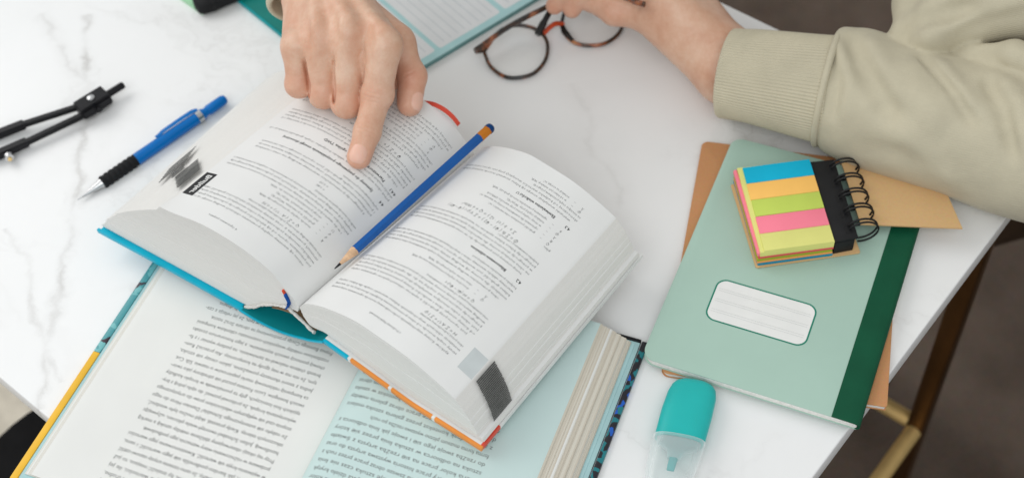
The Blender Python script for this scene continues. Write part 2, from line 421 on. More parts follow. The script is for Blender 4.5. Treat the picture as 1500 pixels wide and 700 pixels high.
class Lettering:
    def __init__(s): s.V = []; s.F = []; s.n = 0
    def width(s, txt, size, bold=False, res=1): return sum(glyph(c, bold, res)[2] for c in txt) * size
    def line(s, txt, x, y, size, bold=False, fit=None, res=1, italic=0.0):
        w = s.width(txt, size, bold, res); k = 1.0
        if fit: k = fit / w
        for c in txt:
            v, f, adv = glyph(c, bold, res)
            if len(v):
                q = v * size; q = np.stack([x + (q[:, 0] + italic * q[:, 1]) * k, y + q[:, 1]], 1)
                s.V.append(q); s.F.append(f + s.n); s.n += len(v)
            x += adv * size * k
        return x
    def rect(s, x0, y0, x1, y1):
        s.poly([(x0, y0), (x1, y0), (x1, y1), (x0, y1)])
    def poly(s, P):
        k = len(P); s.V.append(np.array(P, float)); s.F.append(np.array([(0, i, i + 1) for i in range(1, k - 1)]) + s.n); s.n += k
    def build(s, name, fn, mat, parent, world=False):
        V = fn(np.vstack(s.V)); return mesh(name, V, np.vstack(s.F), mat, parent, False, world)

WORDS = ('energii ciepła przegrody budynku straty przenikania współczynnik strumień powietrza temperatury wentylacji obliczeń wartości warunki '
  'słonecznej zysków bilans cieplny okna ściany zewnętrznej oporu materiału warstwy grubość metoda normy roku miesiąca sezonu ogrzewania '
  'w z na do od i oraz jest są przez dla przy według zależności wielkości jednostkowej powierzchni pomieszczenia instalacji układu').split()
def polish(n_chars, r):
    s = ''
    while True:
        w = r.choice(WORDS)
        if len(s) + len(w) + 1 > n_chars: break
        s += (' ' if s else '') + w
    return s

# ------------------------------------------------------------------ surface from a distance field (bodies and cloth)
def cone(P, a, b, r1, r2):
    a, b = A3(a).astype(np.float32), A3(b).astype(np.float32); ba = b - a
    pa = P - a; t = np.clip((pa @ ba) / (ba @ ba), 0, 1)
    return np.linalg.norm(pa - t[:, None] * ba, axis=1) - (r1 + (r2 - r1) * t)
def smin(a, b, k):
    h = np.maximum(k - np.abs(a - b), 0) / k
    return np.minimum(a, b) - h * h * k * 0.25
def smax(a, b, k): return -smin(-a, -b, k)
def chain(P, pts, rad, k):
    d = None
    for i in range(len(pts) - 1):
        c = cone(P, pts[i], pts[i + 1], rad[i], rad[i + 1]); d = c if d is None else smin(d, c, k)
    return d
def field_mesh(fn, lo, hi, h, soft=2):
    """naive surface nets over sparse blocks; all in millimetres"""
    B = 8; lo = A3(lo); hi = A3(hi)
    nb = np.ceil((hi - lo) / (h * B)).astype(int); n = nb * B + 1
    D = np.full(tuple(n), 50.0, np.float32)
    I, J, K = np.meshgrid(*[np.arange(k) for k in nb], indexing='ij')
    bi = np.stack([I.ravel(), J.ravel(), K.ravel()], 1)
    cen = (lo + (bi + 0.5) * B * h).astype(np.float32)
    dc = fn(cen); keep = np.abs(dc) < B * h * 1.25
    for b in bi[~keep & (dc < 0)]:
        D[b[0] * B:b[0] * B + B + 1, b[1] * B:b[1] * B + B + 1, b[2] * B:b[2] * B + B + 1] = -50.0
    kb = bi[keep]; o = np.arange(B + 1)
    ox, oy, oz = [a.ravel() for a in np.meshgrid(o, o, o, indexing='ij')]
    for s in range(0, len(kb), 400):
        q = kb[s:s + 400]
        gx = (q[:, 0:1] * B + ox).ravel(); gy = (q[:, 1:2] * B + oy).ravel(); gz = (q[:, 2:3] * B + oz).ravel()
        P = (lo + np.stack([gx, gy, gz], 1) * h).astype(np.float32)
        D[gx, gy, gz] = fn(P)
    ins = D < 0
    c = [ins[i:n[0] - 1 + i, j:n[1] - 1 + j, k:n[2] - 1 + k] for i in (0, 1) for j in (0, 1) for k in (0, 1)]
    sm = sum(x.astype(np.int8) for x in c); act = (sm > 0) & (sm < 8)
    idx = np.full(act.shape, -1, np.int64); ai = np.argwhere(act); idx[act] = np.arange(len(ai))
    cor = np.array([(i, j, k) for i in (0, 1) for j in (0, 1) for k in (0, 1)])
    val = np.stack([D[ai[:, 0] + i, ai[:, 1] + j, ai[:, 2] + k] for i, j, k in cor], 1)
    acc = np.zeros((len(ai), 3)); cnt = np.zeros(len(ai))
    for p in range(8):
        for q in range(p + 1, 8):
            if np.abs(cor[p] - cor[q]).sum() != 1: continue
            m = (val[:, p] < 0) != (val[:, q] < 0)
            t = val[m, p] / (val[m, p] - val[m, q])
            acc[m] += cor[p] + t[:, None] * (cor[q] - cor[p]); cnt[m] += 1
    V = lo + (ai + acc / cnt[:, None]) * h
    F = []
    for ax_ in range(3):
        a1, a2 = (ax_ + 1) % 3, (ax_ + 2) % 3
        sl0 = [slice(1, n[i] - 1) for i in range(3)]; sl1 = list(sl0)
        sl0[ax_] = slice(0, n[ax_] - 1); sl1[ax_] = slice(1, n[ax_])
        s0 = ins[tuple(sl0)]; s1 = ins[tuple(sl1)]
        e = np.argwhere(s0 != s1); fl = s0[tuple(e.T)]
        off = np.ones(3, int); off[ax_] = 0; e = e + off
        def cell(d1, d2):
            g = e.copy(); g[:, a1] -= d1; g[:, a2] -= d2; return idx[tuple(g.T)]
        q = np.stack([cell(1, 1), cell(0, 1), cell(0, 0), cell(1, 0)], 1)
        q[~fl] = q[~fl][:, ::-1]; F.append(q)
    F = np.vstack(F); F = F[(F >= 0).all(1)]
    for _ in range(soft):                                    # light smoothing
        s = np.zeros_like(V); k = np.zeros(len(V))
        for a in range(4):
            b = (a + 1) % 4
            np.add.at(s, F[:, a], V[F[:, b]]); np.add.at(k, F[:, a], 1)
            np.add.at(s, F[:, b], V[F[:, a]]); np.add.at(k, F[:, b], 1)
        V = V * 0.5 + 0.5 * s / np.maximum(k, 1)[:, None]
    return V, F

# ------------------------------------------------------------------ the setting: floor, rug, table
o = mesh('floor', [(-4000, -2500, -740), (4000, -2500, -740), (4000, 4500, -740), (-4000, 4500, -740)], [(0, 1, 2, 3)], 'carpet')
tag(o, 'brown carpeted floor under the table', 'floor', kind='structure')
o = slab('rug', rrect(-1650, 250, -430, 1500, 30), -739.6, -731, 'rug', bev=3)
tag(o, 'beige wool rug on the floor past the table front edge', 'rug')

TE, TG = axis(-43.636), axis(46.364)
TC = np.array([403.6, 636.9, 0.0])
table = empty('table', (*(TC + TE * -600 + TG * -302)[:2], -740), -43.636)
tag(table, 'white marble topped table on a brass and bronze frame', 'table')
# local: x along the long side, y across, z from the floor; the top's far right corner is (600, 302)
def on_table(p):
    q = A3(p) * MM - A3(table.location); e, g_ = TE, TG; return float(q @ e), float(q @ g_)
M['marble'] = marble([(on_table((-340.5, 900.1, 0.0)), on_table((-331.2, 778.3, 0.0)), 0.0012, 0.75), (on_table((-333.0, 793.8, 0.0)), on_table((-326.5, 664.9, 0.0)), 0.0014, 0.6), (on_table((-326.5, 664.9, 0.0)), on_table((-334.0, 504.4, 0.0)), 0.0015, 0.6),
    (on_table((-386.3, 906.6, 0.0)), on_table((-334.6, 817.2, 0.0)), 0.0022, 0.5), (on_table((66.5, 763.0, 0.0)), on_table((78.2, 614.7, 0.0)), 0.004, 0.22), (on_table((-375.1, 670.9, 0.0)), on_table((-320.2, 524.8, 0.0)), 0.001, 0.4)])
box('table_top', (-600, -302.5, 722), (600, 302.3, 740), 'marble', table, 1.2, 3)
box('apron', (-592, -294, 708), (592, 294, 721.6), 'brass', table, 1.0)
for sx in (-1, 1):
    for sy in (-1, 1):
        box('leg', (sx * 578 - 8.5, sy * 280 - 8.5, 0), (sx * 578 + 8.5, sy * 280 + 8.5, 707.6), 'bronze', table, 2)
for sy in (1,): lathe('stretcher', (-569, sy * 280, 356), (569, sy * 280, 356), [(0, 8), (1138, 8)], 'brass', table, 20)
for sx in (-1, 1): lathe('stretcher', (sx * 578, -271, 356), (sx * 578, 271, 356), [(0, 8), (542, 8)], 'brass', table, 20)

stool = empty('stool', (-388, 584, -740))
tag(stool, 'round black upholstered stool standing on the beige rug', 'stool')
lathe('seat', (0, 0, 395), (0, 0, 470), [(0, 30), (0.5, 115), (10, 128), (40, 133), (62, 124), (72, 95), (75, 20)], 'black_cloth', stool, 48)
for k in range(4):
    a = math.radians(45 + 90 * k)
    lathe('leg', (120 * math.cos(a), 120 * math.sin(a), 9.5), (85 * math.cos(a), 85 * math.sin(a), 398), [(0, 9), (390, 13)], 'black_metal', stool, 16)

# ------------------------------------------------------------------ open books
def interp(C, t):
    t = np.asarray(t, float); n = len(C) - 1
    i = np.clip((t * n).astype(int), 0, n - 1); f = (t * n - i)[..., None]
    return C[i] * (1 - f) + C[i + 1] * f
def even(C, n=120):
    """polyline resampled at equal arc length"""
    d = np.r_[0, np.cumsum(np.linalg.norm(np.diff(C, axis=0), axis=1))]
    q = np.linspace(0, d[-1], n + 1)
    return np.stack([np.interp(q, d, C[:, k]) for k in range(C.shape[1])], 1), d[-1]
class Stack:
    """half of an open book: pages between a lower and an upper section curve (s, z), swept along the spine"""
    def __init__(s, low, top, length, place, drift=(0, 0), bow=0.0):
        s.low, _ = even(catmull(low, 10)); s.top, s.len = even(catmull(top, 10))
        s.L = length; s.place = place; s.drift = drift; s.bow = bow
    def sec(s, w, t, y):
        p = interp(s.low, t) * (1 - w)[..., None] + interp(s.top, t) * w[..., None]
        f = y / s.L
        sx = p[..., 0] + s.drift[0] * f * (1 - np.clip(t * 1.3, 0, 1)) + s.bow * np.sin(math.pi * w) * t ** 4
        return sx, p[..., 1] + s.drift[1] * f * w
    def world(s, w, t, y):
        sx, z = s.sec(w, t, y); return s.place(sx, y, z)
    def on_top(s, a, y, lift=0.07):
        """point on the top page at arc length a from the gutter"""
        t = np.clip(a / s.len, 0, 1); w = np.ones_like(t)
        sx, z = s.sec(w, t, y); e = 0.004
        s2, z2 = s.sec(w, np.clip(t + e, 0, 1), y); s1, z1 = s.sec(w, np.clip(t - e, 0, 1), y)
        tx, tz = s2 - s1, z2 - z1; n = np.hypot(tx, tz); sg = np.sign(tx)
        return s.place(sx - tz / n * lift * sg, y, z + tx / n * lift * sg)
    def sheaf(s, name, w0, w1, mat, parent, t1=1.0, y0=0.0, y1=0.0, nt=44, ny=9, leaf=260, seed=0, curl=None):
        T = np.linspace(0, 1, nt) ** 1.0 * t1; Y = np.linspace(y0, s.L + y1, ny)
        r = np.random.RandomState(seed); nw = 3
        tt, yy = np.meshgrid(T, Y, indexing='ij')
        V = []
        for w in (w1, w0):
            V.append(s.world(np.full_like(tt, w), tt, yy).reshape(-1, 3))
        if curl is not None: V[0] = curl(V[0], tt.ravel(), yy.ravel())
        V = np.vstack(V); N = nt * ny
        g = lambda k, i, j: k * N + i * ny + j
        F = []; E = []; Lf = []
        def quad(a, b, c, d, e): F.append((a, b, c, d)); E.extend([e] * 4)
        for i in range(nt - 1):
            for j in range(ny - 1):
                quad(g(0, i, j), g(0, i + 1, j), g(0, i + 1, j + 1), g(0, i, j + 1), 0)
                quad(g(1, i, j), g(1, i, j + 1), g(1, i + 1, j + 1), g(1, i + 1, j), 0)
            quad(g(0, i, 0), g(1, i, 0), g(1, i + 1, 0), g(0, i + 1, 0), 1)
            quad(g(0, i, ny - 1), g(0, i + 1, ny - 1), g(1, i + 1, ny - 1), g(1, i, ny - 1), 1)
        for j in range(ny - 1):
            quad(g(0, nt - 1, j), g(1, nt - 1, j), g(1, nt - 1, j + 1), g(0, nt - 1, j + 1), 1)
            quad(g(0, 0, j), g(0, 0, j + 1), g(1, 0, j + 1), g(1, 0, j), 1)
        F = np.array(F)
        lf = np.where(F.ravel() < N, w1, w0) * leaf
        o = mesh(name, V, F, mat, parent, True, True, {'leaf': ('CORNER', lf), 'edge': ('CORNER', np.array(E, float))}, sharp=40)
        return o

# ---- the lower, larger art book
BC = np.array([82.76, 508.8, 0.0]); BU, BV = axis(-25.5), axis(64.5)
art = empty('art_book', (*(BC + BU * -179 + BV * -116)[:2], 0.0), -25.5)
tag(art, 'large open art book with mint right page and yellow edged cover', 'book')
def art_place(s, y, z):    # s from the gutter, y from the lower edge
    p = BC + np.multiply.outer(s - 176.0, BU) + np.multiply.outer(y - 229.0, BV); p[..., 2] = z; return p
left = Stack([(-2, 3.6), (-20, 3.4), (-90, 3.3), (-178.6, 3.3)], [(-0.5, 4.6), (-6, 5.6), (-16, 6.1), (-40, 6.0), (-100, 5.8), (-171.5, 6.6)], 226, art_place)
right = Stack([(2, 3.6), (20, 3.4), (90, 3.3), (169, 3.3)], [(0.5, 5.0), (2, 11), (7, 17.0), (18, 20.6), (36, 21.0), (80, 19.0), (120, 17.6), (146, 16.4)], 226, art_place, bow=3.0)
def art_local(s, y): return s + 3.0, y - 113.0
# covers: boards with wrapped edges
board = lambda n, x0, x1, y0, y1, mat: box(n, (x0, y0, 0.3), (x1, y1, 2.9), mat, art, 0.5)
board('cover_board', -176.8, 0, -117, 115.4, 'endpaper'); board('cover_board', 7, 176.8, -117, 115.4, 'endpaper')
box('cover_spine', (0.2, -117, 0.2), (6.8, 115.4, 2.2), 'black_cover', art, 0.4)
box('yellow_cover_edge', (-182.0, -119.0, 0.2), (-176.9, -14.6, 3.5), 'yellow_cover', art, 0.4)
box('yellow_cover_edge', (-176.8, -119.0, 0.2), (0, -117.1, 3.3), 'yellow_cover', art, 0.4)
box('teal_cover_edge', (-182.0, -14.4, 0.2), (-176.9, 117.0, 3.5), 'marbled_pale', art, 0.4)
box('marbled_cover_edge', (177.8, -119.0, 0.2), (182.0, 117.0, 3.5), 'marbled_teal', art, 0.4)
box('black_cover_edge', (7, 115.5, 0.2), (176.8, 118.0, 3.3), 'black_cover', art, 0.4)
box('black_cover_edge', (-176.8, 115.5, 0.2), (0, 118.0, 3.3), 'black_cover', art, 0.4)
box('endpaper_sheet', (9, -115.5, 3.0), (173.5, 113.6, 3.25), 'endpaper', art, 0)
for i in range(4):
    left.sheaf('page_sheaf', i / 4, (i + 0.96) / 4, 'page_art', art, 0.985 + 0.02 * rng.random(), rng.uniform(-0.4, 0.6), rng.uniform(-0.6, 0.4), seed=i)
ws = np.cumsum([0] + [rng.uniform(0.3, 1.6) for _ in range(28)]); ws /= ws[-1]
for i in range(28):
    mat = 'page_mint' if i == 27 else ('page_cream' if rng.random() < 0.86 else 'page_art')
    right.sheaf('page_sheaf', ws[i] if i == 0 else ws[i] + 0.002, ws[i + 1] - 0.002 if i < 27 else 1.0, mat, art, 1.0 if i == 27 else 0.988 + 0.016 * rng.random(), rng.uniform(-0.5, 0.6), 0.2 if i == 27 else rng.uniform(-0.6, 0.4), seed=50 + i, leaf=340)
TXT_L = ['sztuki jest tym, co po niej zostaje w pamięci widza, tworzy nową', 'przestrzeń dla niej samej. Ceni się to, co rzadkie i trudne,', 'nawet gdy nowa sztuka ma tylko tyle wartości, ile jej', 'nadamy, do odpowiedniej chwili, by znaleźć miejsce, to już',
 'warte zachodu. Jeśli uznamy, że samo istnienie artysty stanowi część', 'utworów, jak bardzo podkreśla się jego wartość i sens,', 'w wyzwaniu kryje się wartość. Kwestionowanie jego wartości', 'podawane w różnicowaniu wiary wzmacnia jego podbudowę.',
 'Przy tej okazji obserwujemy zbliżenie między sztuką a marką', 'handlową. Julian Schnabel tworzył wiele płócien, używając', 'stłuczonych talerzy. Kiedy przestał, skąd można było wiedzieć,', 'że nabyło się autentycznego Schnabla? Damien Hirst do tego',
 'stopnia czuł się wyłącznym właścicielem praw do artystycznego', 'wykorzystania kropek, że próbował pozwać do sądu jedną z bry-', 'tyjskich linii lotniczych, gdy ta pomalowała w kropki kadłuby', 'swoich boeingów. Lucio Fontana poczuł się zdradzony jako twór-',
 'ca kampanią reklamową marki papierosów o nazwie Silk Cut.', 'Jedna z teorii tłumaczy poważanie, jakim cieszy się sztuka,', 'tym, że nie ma w niej zgody na kompromisy. Ale przecież Rem-', 'brandt chętnie malował na zamówienie, na podany wymiar i z fa-',
 'chową pomocą swoich asystentów, a jego honorarium zostało', 'rozdzielone między wszystkich osiemnastu członków kompanii', 'Fransa Banninga Cocqa przedstawionej na obrazie Straż nocna.', 'Inna teoria upatruje znaczenia sztuki w tym, że jej relacja z cza-',
 'sem różni się od przemijalności charakterystycznej dla dizajnu.', 'Pralka działa, lub nie działa, do pewnego stopnia, krzesło', 'używa się wygodnie lub nie, w skali takich a nie', 'innych potrzeb, których']
# the reader sits on the far side, so the first line is the one nearest to the front edge
lt = Lettering()
for i, t in enumerate(TXT_L):
    short = i in (7, 22, 24, 27)
    lt.line(t, 0, -i * 6.28, 4.4, fit=None if i == 27 else 103.5 * (0.93 if short else 1), res=2)
def left_text(q): return left.on_top(22.0 + q[:, 0], 12.5 - q[:, 1])
tag(lt.build('printed_text', left_text, 'ink_soft', art, True), kind='stuff')
WR = ('artysta obraz muzeum dzieło galeria kolor forma widz sztuka który jego przez swoje prace malarz rzeźba wystawa między jednak zawsze tylko '
  'oraz nowe światło linia ruch czas pamięć historia krytyk odbiorca autor płótno kontekst znaczenie i w na z do się nie że jak od po').split()
rt_ = random.Random(11); lt = Lettering()
for i in range(34):
    s = ''
    while len(s) < 56: s += (' ' if s else '') + rt_.choice(WR)
    s = s[:60].rsplit(' ', 1)[0]; s = s[0].upper() + s[1:] if rt_.random() < 0.3 else s
    lt.line(s, 0, -i * 6.28, 4.55, fit=104 * (0.8 if i in (6, 15, 25) else 1), res=2)
def right_text(q): return right.on_top(120.0 - q[:, 0], 12.5 - q[:, 1])
tag(lt.build('printed_text', right_text, 'ink_soft', art, True), kind='stuff')

# ---- the thick textbook lying open on top of it
G0 = np.array([-145.84, 533.32, 0.0]); XR, XL, YB = axis(-42), axis(-35.5), axis(49)
book = empty('textbook', (*(G0 + YB * 89)[:2], 5.0), -41)
tag(book, 'thick open textbook with cyan and orange hard cover lying on the art book', 'book')
def book_place(s, y, z):
    s = np.asarray(s, float); e = np.where((s > 0)[..., None], XR, XL)
    p = G0 + s[..., None] * e + np.multiply.outer(y, YB); p[..., 2] = z; return p
LB = Stack([(-3, 42), (-10, 41.5), (-28, 33), (-46, 17.5), (-56, 14.6), (-100, 18.2), (-186.6, 24.8)],
           [(0, 50), (-3.0, 58), (-9, 67), (-18, 80.5), (-39.5, 91.8), (-66.7, 97.0), (-92, 94.0), (-107, 90)], 178, book_place, drift=(12, -13), bow=-9.0)
RB = Stack([(1.5, 40), (5.7, 33.0), (14, 34.4), (24, 36.4), (60, 31.5), (95, 26.8), (153, 29.6)],
           [(0.3, 50), (9.8, 61.5), (28.7, 72.6), (54.8, 80.8), (73.7, 80.6), (101.5, 77.4), (122.4, 70), (136.3, 63.4)], 178, book_place, drift=(12, -6), bow=2.0)
# hard cover: two boards and a bowed spine, the front edges printed in cyan, white, orange and red
def board_strip(name, curve, y0, y1, th, mat, ny=6):
    C = catmull(curve, 8); Y = np.linspace(y0, y1, ny); V = []; n = len(C)
    for dz in (0, -th):
        for p in C:
            for y in Y: V.append(book_place(p[0], y, p[1] + dz))
    g = lambda k, i, j: k * n * ny + i * ny + j; F = []
    for i in range(n - 1):
        for j in range(ny - 1):
            F += [(g(0, i, j), g(0, i + 1, j), g(0, i + 1, j + 1), g(0, i, j + 1)), (g(1, i, j), g(1, i, j + 1), g(1, i + 1, j + 1), g(1, i + 1, j))]
        F += [(g(0, i, 0), g(1, i, 0), g(1, i + 1, 0), g(0, i + 1, 0)), (g(0, i, ny - 1), g(0, i + 1, ny - 1), g(1, i + 1, ny - 1), g(1, i, ny - 1))]
    for j in range(ny - 1):
        F += [(g(0, 0, j), g(0, 0, j + 1), g(1, 0, j + 1), g(1, 0, j)), (g(0, n - 1, j), g(1, n - 1, j), g(1, n - 1, j + 1), g(0, n - 1, j + 1))]
    return mesh(name, np.array(V), F, mat, book, True, True, sharp=40)
board_strip('cover_board', [(-57, 13.4), (-120, 19.0), (-185.5, 23.2)], -2.0, 180, 3.0, 'cyan')
board_strip('cover_edge', [(-55.5, 13.2), (-120, 19.3), (-187.6, 23.5)], -4.2, -2.05, 3.6, 'cyan')
board_strip('cover_spine', [(-56.8, 13.0), (-40, 10.2), (-20, 11.6), (0, 18.6), (12, 26.0), (21.4, 33.2)], -4.2, 180, 1.4, 'teal_cover')
board_strip('cover_edge', [(-57, 12.9), (-40, 10.3), (-20, 11.7), (0, 18.7), (12, 26.1), (21.8, 33.3)], -5.4, -4.25, 1.7, 'cyan')
def rz_(s): return np.interp(s, [21, 60, 95, 155], [33.4, 29.4, 25.2, 28.0])
board_strip('cover_board', [(21.6, 33.3), (60, 29.3), (95, 25.1), (154.5, 27.9)], -2.0, 180.5, 3.0, 'white_cover')
for a, b, m in ((21.5, 43, 'cyan'), (43.1, 45.4, 'white_cover'), (45.5, 78, 'orange'), (78.1, 80.5, 'white_cover'), (80.6, 115, 'orange'), (115.1, 117.5, 'white_cover'), (117.6, 156.5, 'orange')):
    board_strip('cover_edge', [(a, rz_(a) + 0.2), ((a + b) / 2, rz_((a + b) / 2) + 0.2), (b, rz_(b) + 0.2)], -4.2, -2.05, 3.6, m)
board_strip('cover_edge', [(154.6, 28.2), (156.6, 28.3)], -2.0, 16, 3.6, 'red')
board_strip('cover_edge', [(154.6, 28.2), (156.6, 28.3)], 16.1, 181, 3.6, 'white_cover')
board_strip('cover_edge', [(-58, 12.9), (-40, 9.1), (-20, 8.7), (0, 15.1), (12, 24.1), (21.8, 33.3)], 180.1, 183, 1.7, 'red')
board_strip('cover_edge', [(-120, 19.2), (-90, 16.4), (-58.2, 13.2)], 180.1, 183, 3.4, 'red')
board_strip('head_cap', [(-34, 72.0), (-24, 75.0), (-15, 74.0), (-8, 70.0), (-3, 64)], 178.4, 181.6, 1.2, 'red')
# paper lining of the hollow spine, the rough glued back of the pages, head band and marker ribbon
board_strip('spine_lining', [(-30, 27), (-20, 31), (-8, 33.0), (2, 30.0), (8, 26.5)], 1.5, 176, 1.0, 'kraft_lining')
rw = np.random.RandomState(3)
arch = catmull([(-55, 13.0), (-46, 19.0), (-37, 28.0), (-28.7, 34.0), (-20, 39.0), (-11.4, 42.6), (-6.0, 39.4), (0, 34.4), (5.7, 30.4), (10, 29.0)], 6)
tube('rough_spine_edge', [book_place(p[0], -0.9, p[1] + rw.uniform(-0.45, 0.45)) for p in arch], [1.15 + rw.uniform(-0.3, 0.35) for _ in arch], 'thread', book, 8, True)
rb = catmull([(-5.5, 62.5), (-4.2, 56), (-4.6, 50.5), (-7.5, 45.0)], 6)
tube('head_band', [book_place(p[0] - 3.0, -1.2, p[1] - 1.5) for p in rb], [0.5, *([1.5] * 8), *([2.4] * (len(rb) - 9))], 'ribbon_blue', book, 8, True, rz=0.8)
tube('head_band', [book_place(p[0] - 4.0, -0.9, p[1] + 1.2) for p in rb[:9]], 1.2, 'ribbon_red', book, 8, True, rz=0.7)
def levels(n, r):
    w = np.cumsum([0] + [r.uniform(0.5, 1.6) for _ in range(n)]); return w / w[-1]
wl, wr = levels(14, rng), levels(14, rng)
def corner_curl(V, t, y):
    k = np.clip((t - 0.86) / 0.14, 0, 1) ** 2 * np.clip(1 - y / 19.7, 0, 1)
    V = V.copy(); V[:, 2] += 3.5 * k; return V
for i in range(14):
    a, b = wl[i] + (0.001 if i else 0), wl[i + 1] - 0.001
    LB.sheaf('page_sheaf', a, b if i < 13 else 1.0, 'page', book, 0.995 + 0.008 * rng.random() if i < 13 else 1.0, rng.uniform(-0.16, 0.16), rng.uniform(-0.2, 0.2), nt=60, ny=10, leaf=420, seed=i, curl=corner_curl if i == 13 else None)
for i in range(14):
    a, b = wr[i] + (0.001 if i else 0), wr[i + 1] - 0.001
    RB.sheaf('page_sheaf', a, b if i < 13 else 1.0, 'page', book, (1.012 if i < 2 else 0.997) + 0.006 * rng.random() if i < 13 else 1.0, rng.uniform(-0.16, 0.16), rng.uniform(-0.2, 0.2), nt=60, ny=10, leaf=420, seed=30 + i)

def page_text(spec, width, seed):
    """spec rows: (kind, ...); returns body and bold lettering, x along the line, y downwards from the head of the page"""
    r = random.Random(seed); body, bold = Lettering(), Lettering(); y = 0.0; P = 3.5; sz = 2.6
    for row in spec:
        k = row[0]
        if y < -154: break
        if k == 'gap': y -= row[1]
        elif k == 'para':
            n, x0, x1 = row[1], row[2], row[3]
            for i in range(n):
                last = i == n - 1
                w = (x1 - x0) * (r.uniform(0.45, 0.85) if last and n > 1 else 1)
                xi = x0 + (4 if i == 0 and n > 2 else 0)
                t = polish(int((w - (xi - x0)) / 1.46), r)
                body.line(t, xi, y, sz, fit=None if last else w - (xi - x0)); y -= P
        elif k == 'head':
            bold.line(row[1], 0, y, 3.3, True); bold.line(row[2], 13, y, 3.3, True); y -= P + 1.6
        elif k == 'formula':
            body.line(row[1], row[2], y, row[3] if len(row) > 3 else 4.0, italic=0.2); y -= P + 1.2
        elif k == 'defs':
            for i in range(row[1]):
                body.line(r.choice(['Q', 'H', 'A', 'U', 'R', 'λ', 'd', 'b', 'V', 'ψ']), row[2], y, 3.1, italic=0.25); body.line('–', row[2] + 7, y, 3.0)
                body.line(polish(r.randint(24, 46), r) + r.choice([', W/K,', ', W/(m²·K),', ', m²,', ', kWh/rok,']), row[2] + 13, y, sz); y -= P
        elif k == 'line':
            body.line(row[1], row[2], y, row[3] if len(row) > 3 else sz); y -= P
        elif k == 'rule': body.rect(row[1], y + 1.6, row[2], y + 1.85); y -= 2.2
        elif k == 'foot':
            for i in range(row[1]): body.line(polish(62, r), 0, y, 2.45, fit=width); y -= 3.2
    return body, bold
SR = [('line', '1 Podstawy fizyki budowli', 36, 2.5), ('gap', 5), ('para', 4, 0, 110), ('formula', 'H = Σ A·U + Σ l·ψ', 8, 3.4), ('para', 6, 0, 110), ('formula', 'Q = H·(θi − θe)·t', 14, 3.4), ('defs', 2, 10), ('gap', 1),
      ('para', 5, 0, 110), ('gap', 2.0), ('head', '4.2', 'Bilansowanie udzielone'), ('para', 5, 0, 110), ('formula', 'Φ = Σ fk ( θ1 − θ2 ) + Σ V·ρ·c ( θ − θ3 )', 20, 3.8), ('formula', 'Σ a · b ( t1 · t2 ) = Q + 6 W/m²', 26, 3.8), ('line', 'gdzie:', 0), ('defs', 5, 3), ('gap', 2.0),
      ('head', '4.3', 'Ekwiwalentne wielkości U'), ('para', 3, 0, 110), ('defs', 2, 2), ('gap', 2), ('rule', 0, 60), ('foot', 3)]
SL = [('line', '4 Ogrzewanie pasywne', 52, 2.5), ('gap', 7), ('para', 5, 0, 104), ('formula', 'Q = Σ ( A · U ) + 0,35', 26, 3.2), ('defs', 4, 8), ('para', 4, 0, 104), ('gap', 1), ('line', '= 0,85', 34), ('line', '= 0,97', 34), ('para', 4, 0, 98), ('gap', 2),
      ('head', '4.4', 'Systemy do pasywnego pozyskiwania energii słonecznej'), ('para', 2, 0, 104), ('head', '4.4.1', 'Pierwszorzędna uwaga ogólna TWD'), ('para', 5, 0, 104), ('formula', 'θ = Σ ( e · U · T ) + ψ · m', 18, 3.8), ('para', 4, 0, 104), ('defs', 3, 8), ('para', 3, 0, 104), ('foot', 3)]
body, bold = page_text(SR, 110, 4)
def rmap(q): return RB.on_top(131.0 - q[:, 0], 11.5 - q[:, 1])
tag(body.build('printed_text', rmap, 'ink_soft', book, True), kind='stuff'); tag(bold.build('printed_heading', rmap, 'ink', book, True), kind='stuff')
body, bold = page_text(SL, 103, 9)
def lmap(q): return LB.on_top(18.0 + q[:, 0], 10.0 - q[:, 1])
tag(body.build('printed_text', lmap, 'ink_soft', book, True), kind='stuff'); tag(bold.build('printed_heading', lmap, 'ink', book, True), kind='stuff')
# the black Builder tab at the page corner and its traces down the fanned page edges
LL = LB.len
def grid_patch(n, m, x0, y0, x1, y1):
    q = Lettering()
    for i in range(n):
        for j in range(m): q.rect(x0 + (x1 - x0) * i / n, y0 + (y1 - y0) * j / m, x0 + (x1 - x0) * (i + 1) / n, y0 + (y1 - y0) * (j + 1) / m)
    return q
tabmap = lambda lift: (lambda q: LB.on_top(LL - 0.4 - q[:, 0], 19.0 + q[:, 1], lift))
grid_patch(4, 8, 0, 0, 10.5, 24).build('printed_tab', tabmap(0.06), 'ink', book, True)
w_ = Lettering(); w_.line('Builder', 0, 0, 6.6, True, fit=20, res=3)
w_.build('tab_lettering', lambda q: LB.on_top(LL - 0.4 - (2.4 + q[:, 1]), 21.0 + q[:, 0], 0.14) if False else LB.on_top(LL - 0.4 - 8.0 + q[:, 1], 41.0 - q[:, 0], 0.14), 'white_cover', book, True)
w_ = Lettering(); w_.line('101', 0, 0, 2.8); w_.build('printed_text', lambda q: LB.on_top(LL - 14 + q[:, 0], 10.0 - q[:, 1], 0.07), 'ink_soft', book, True)
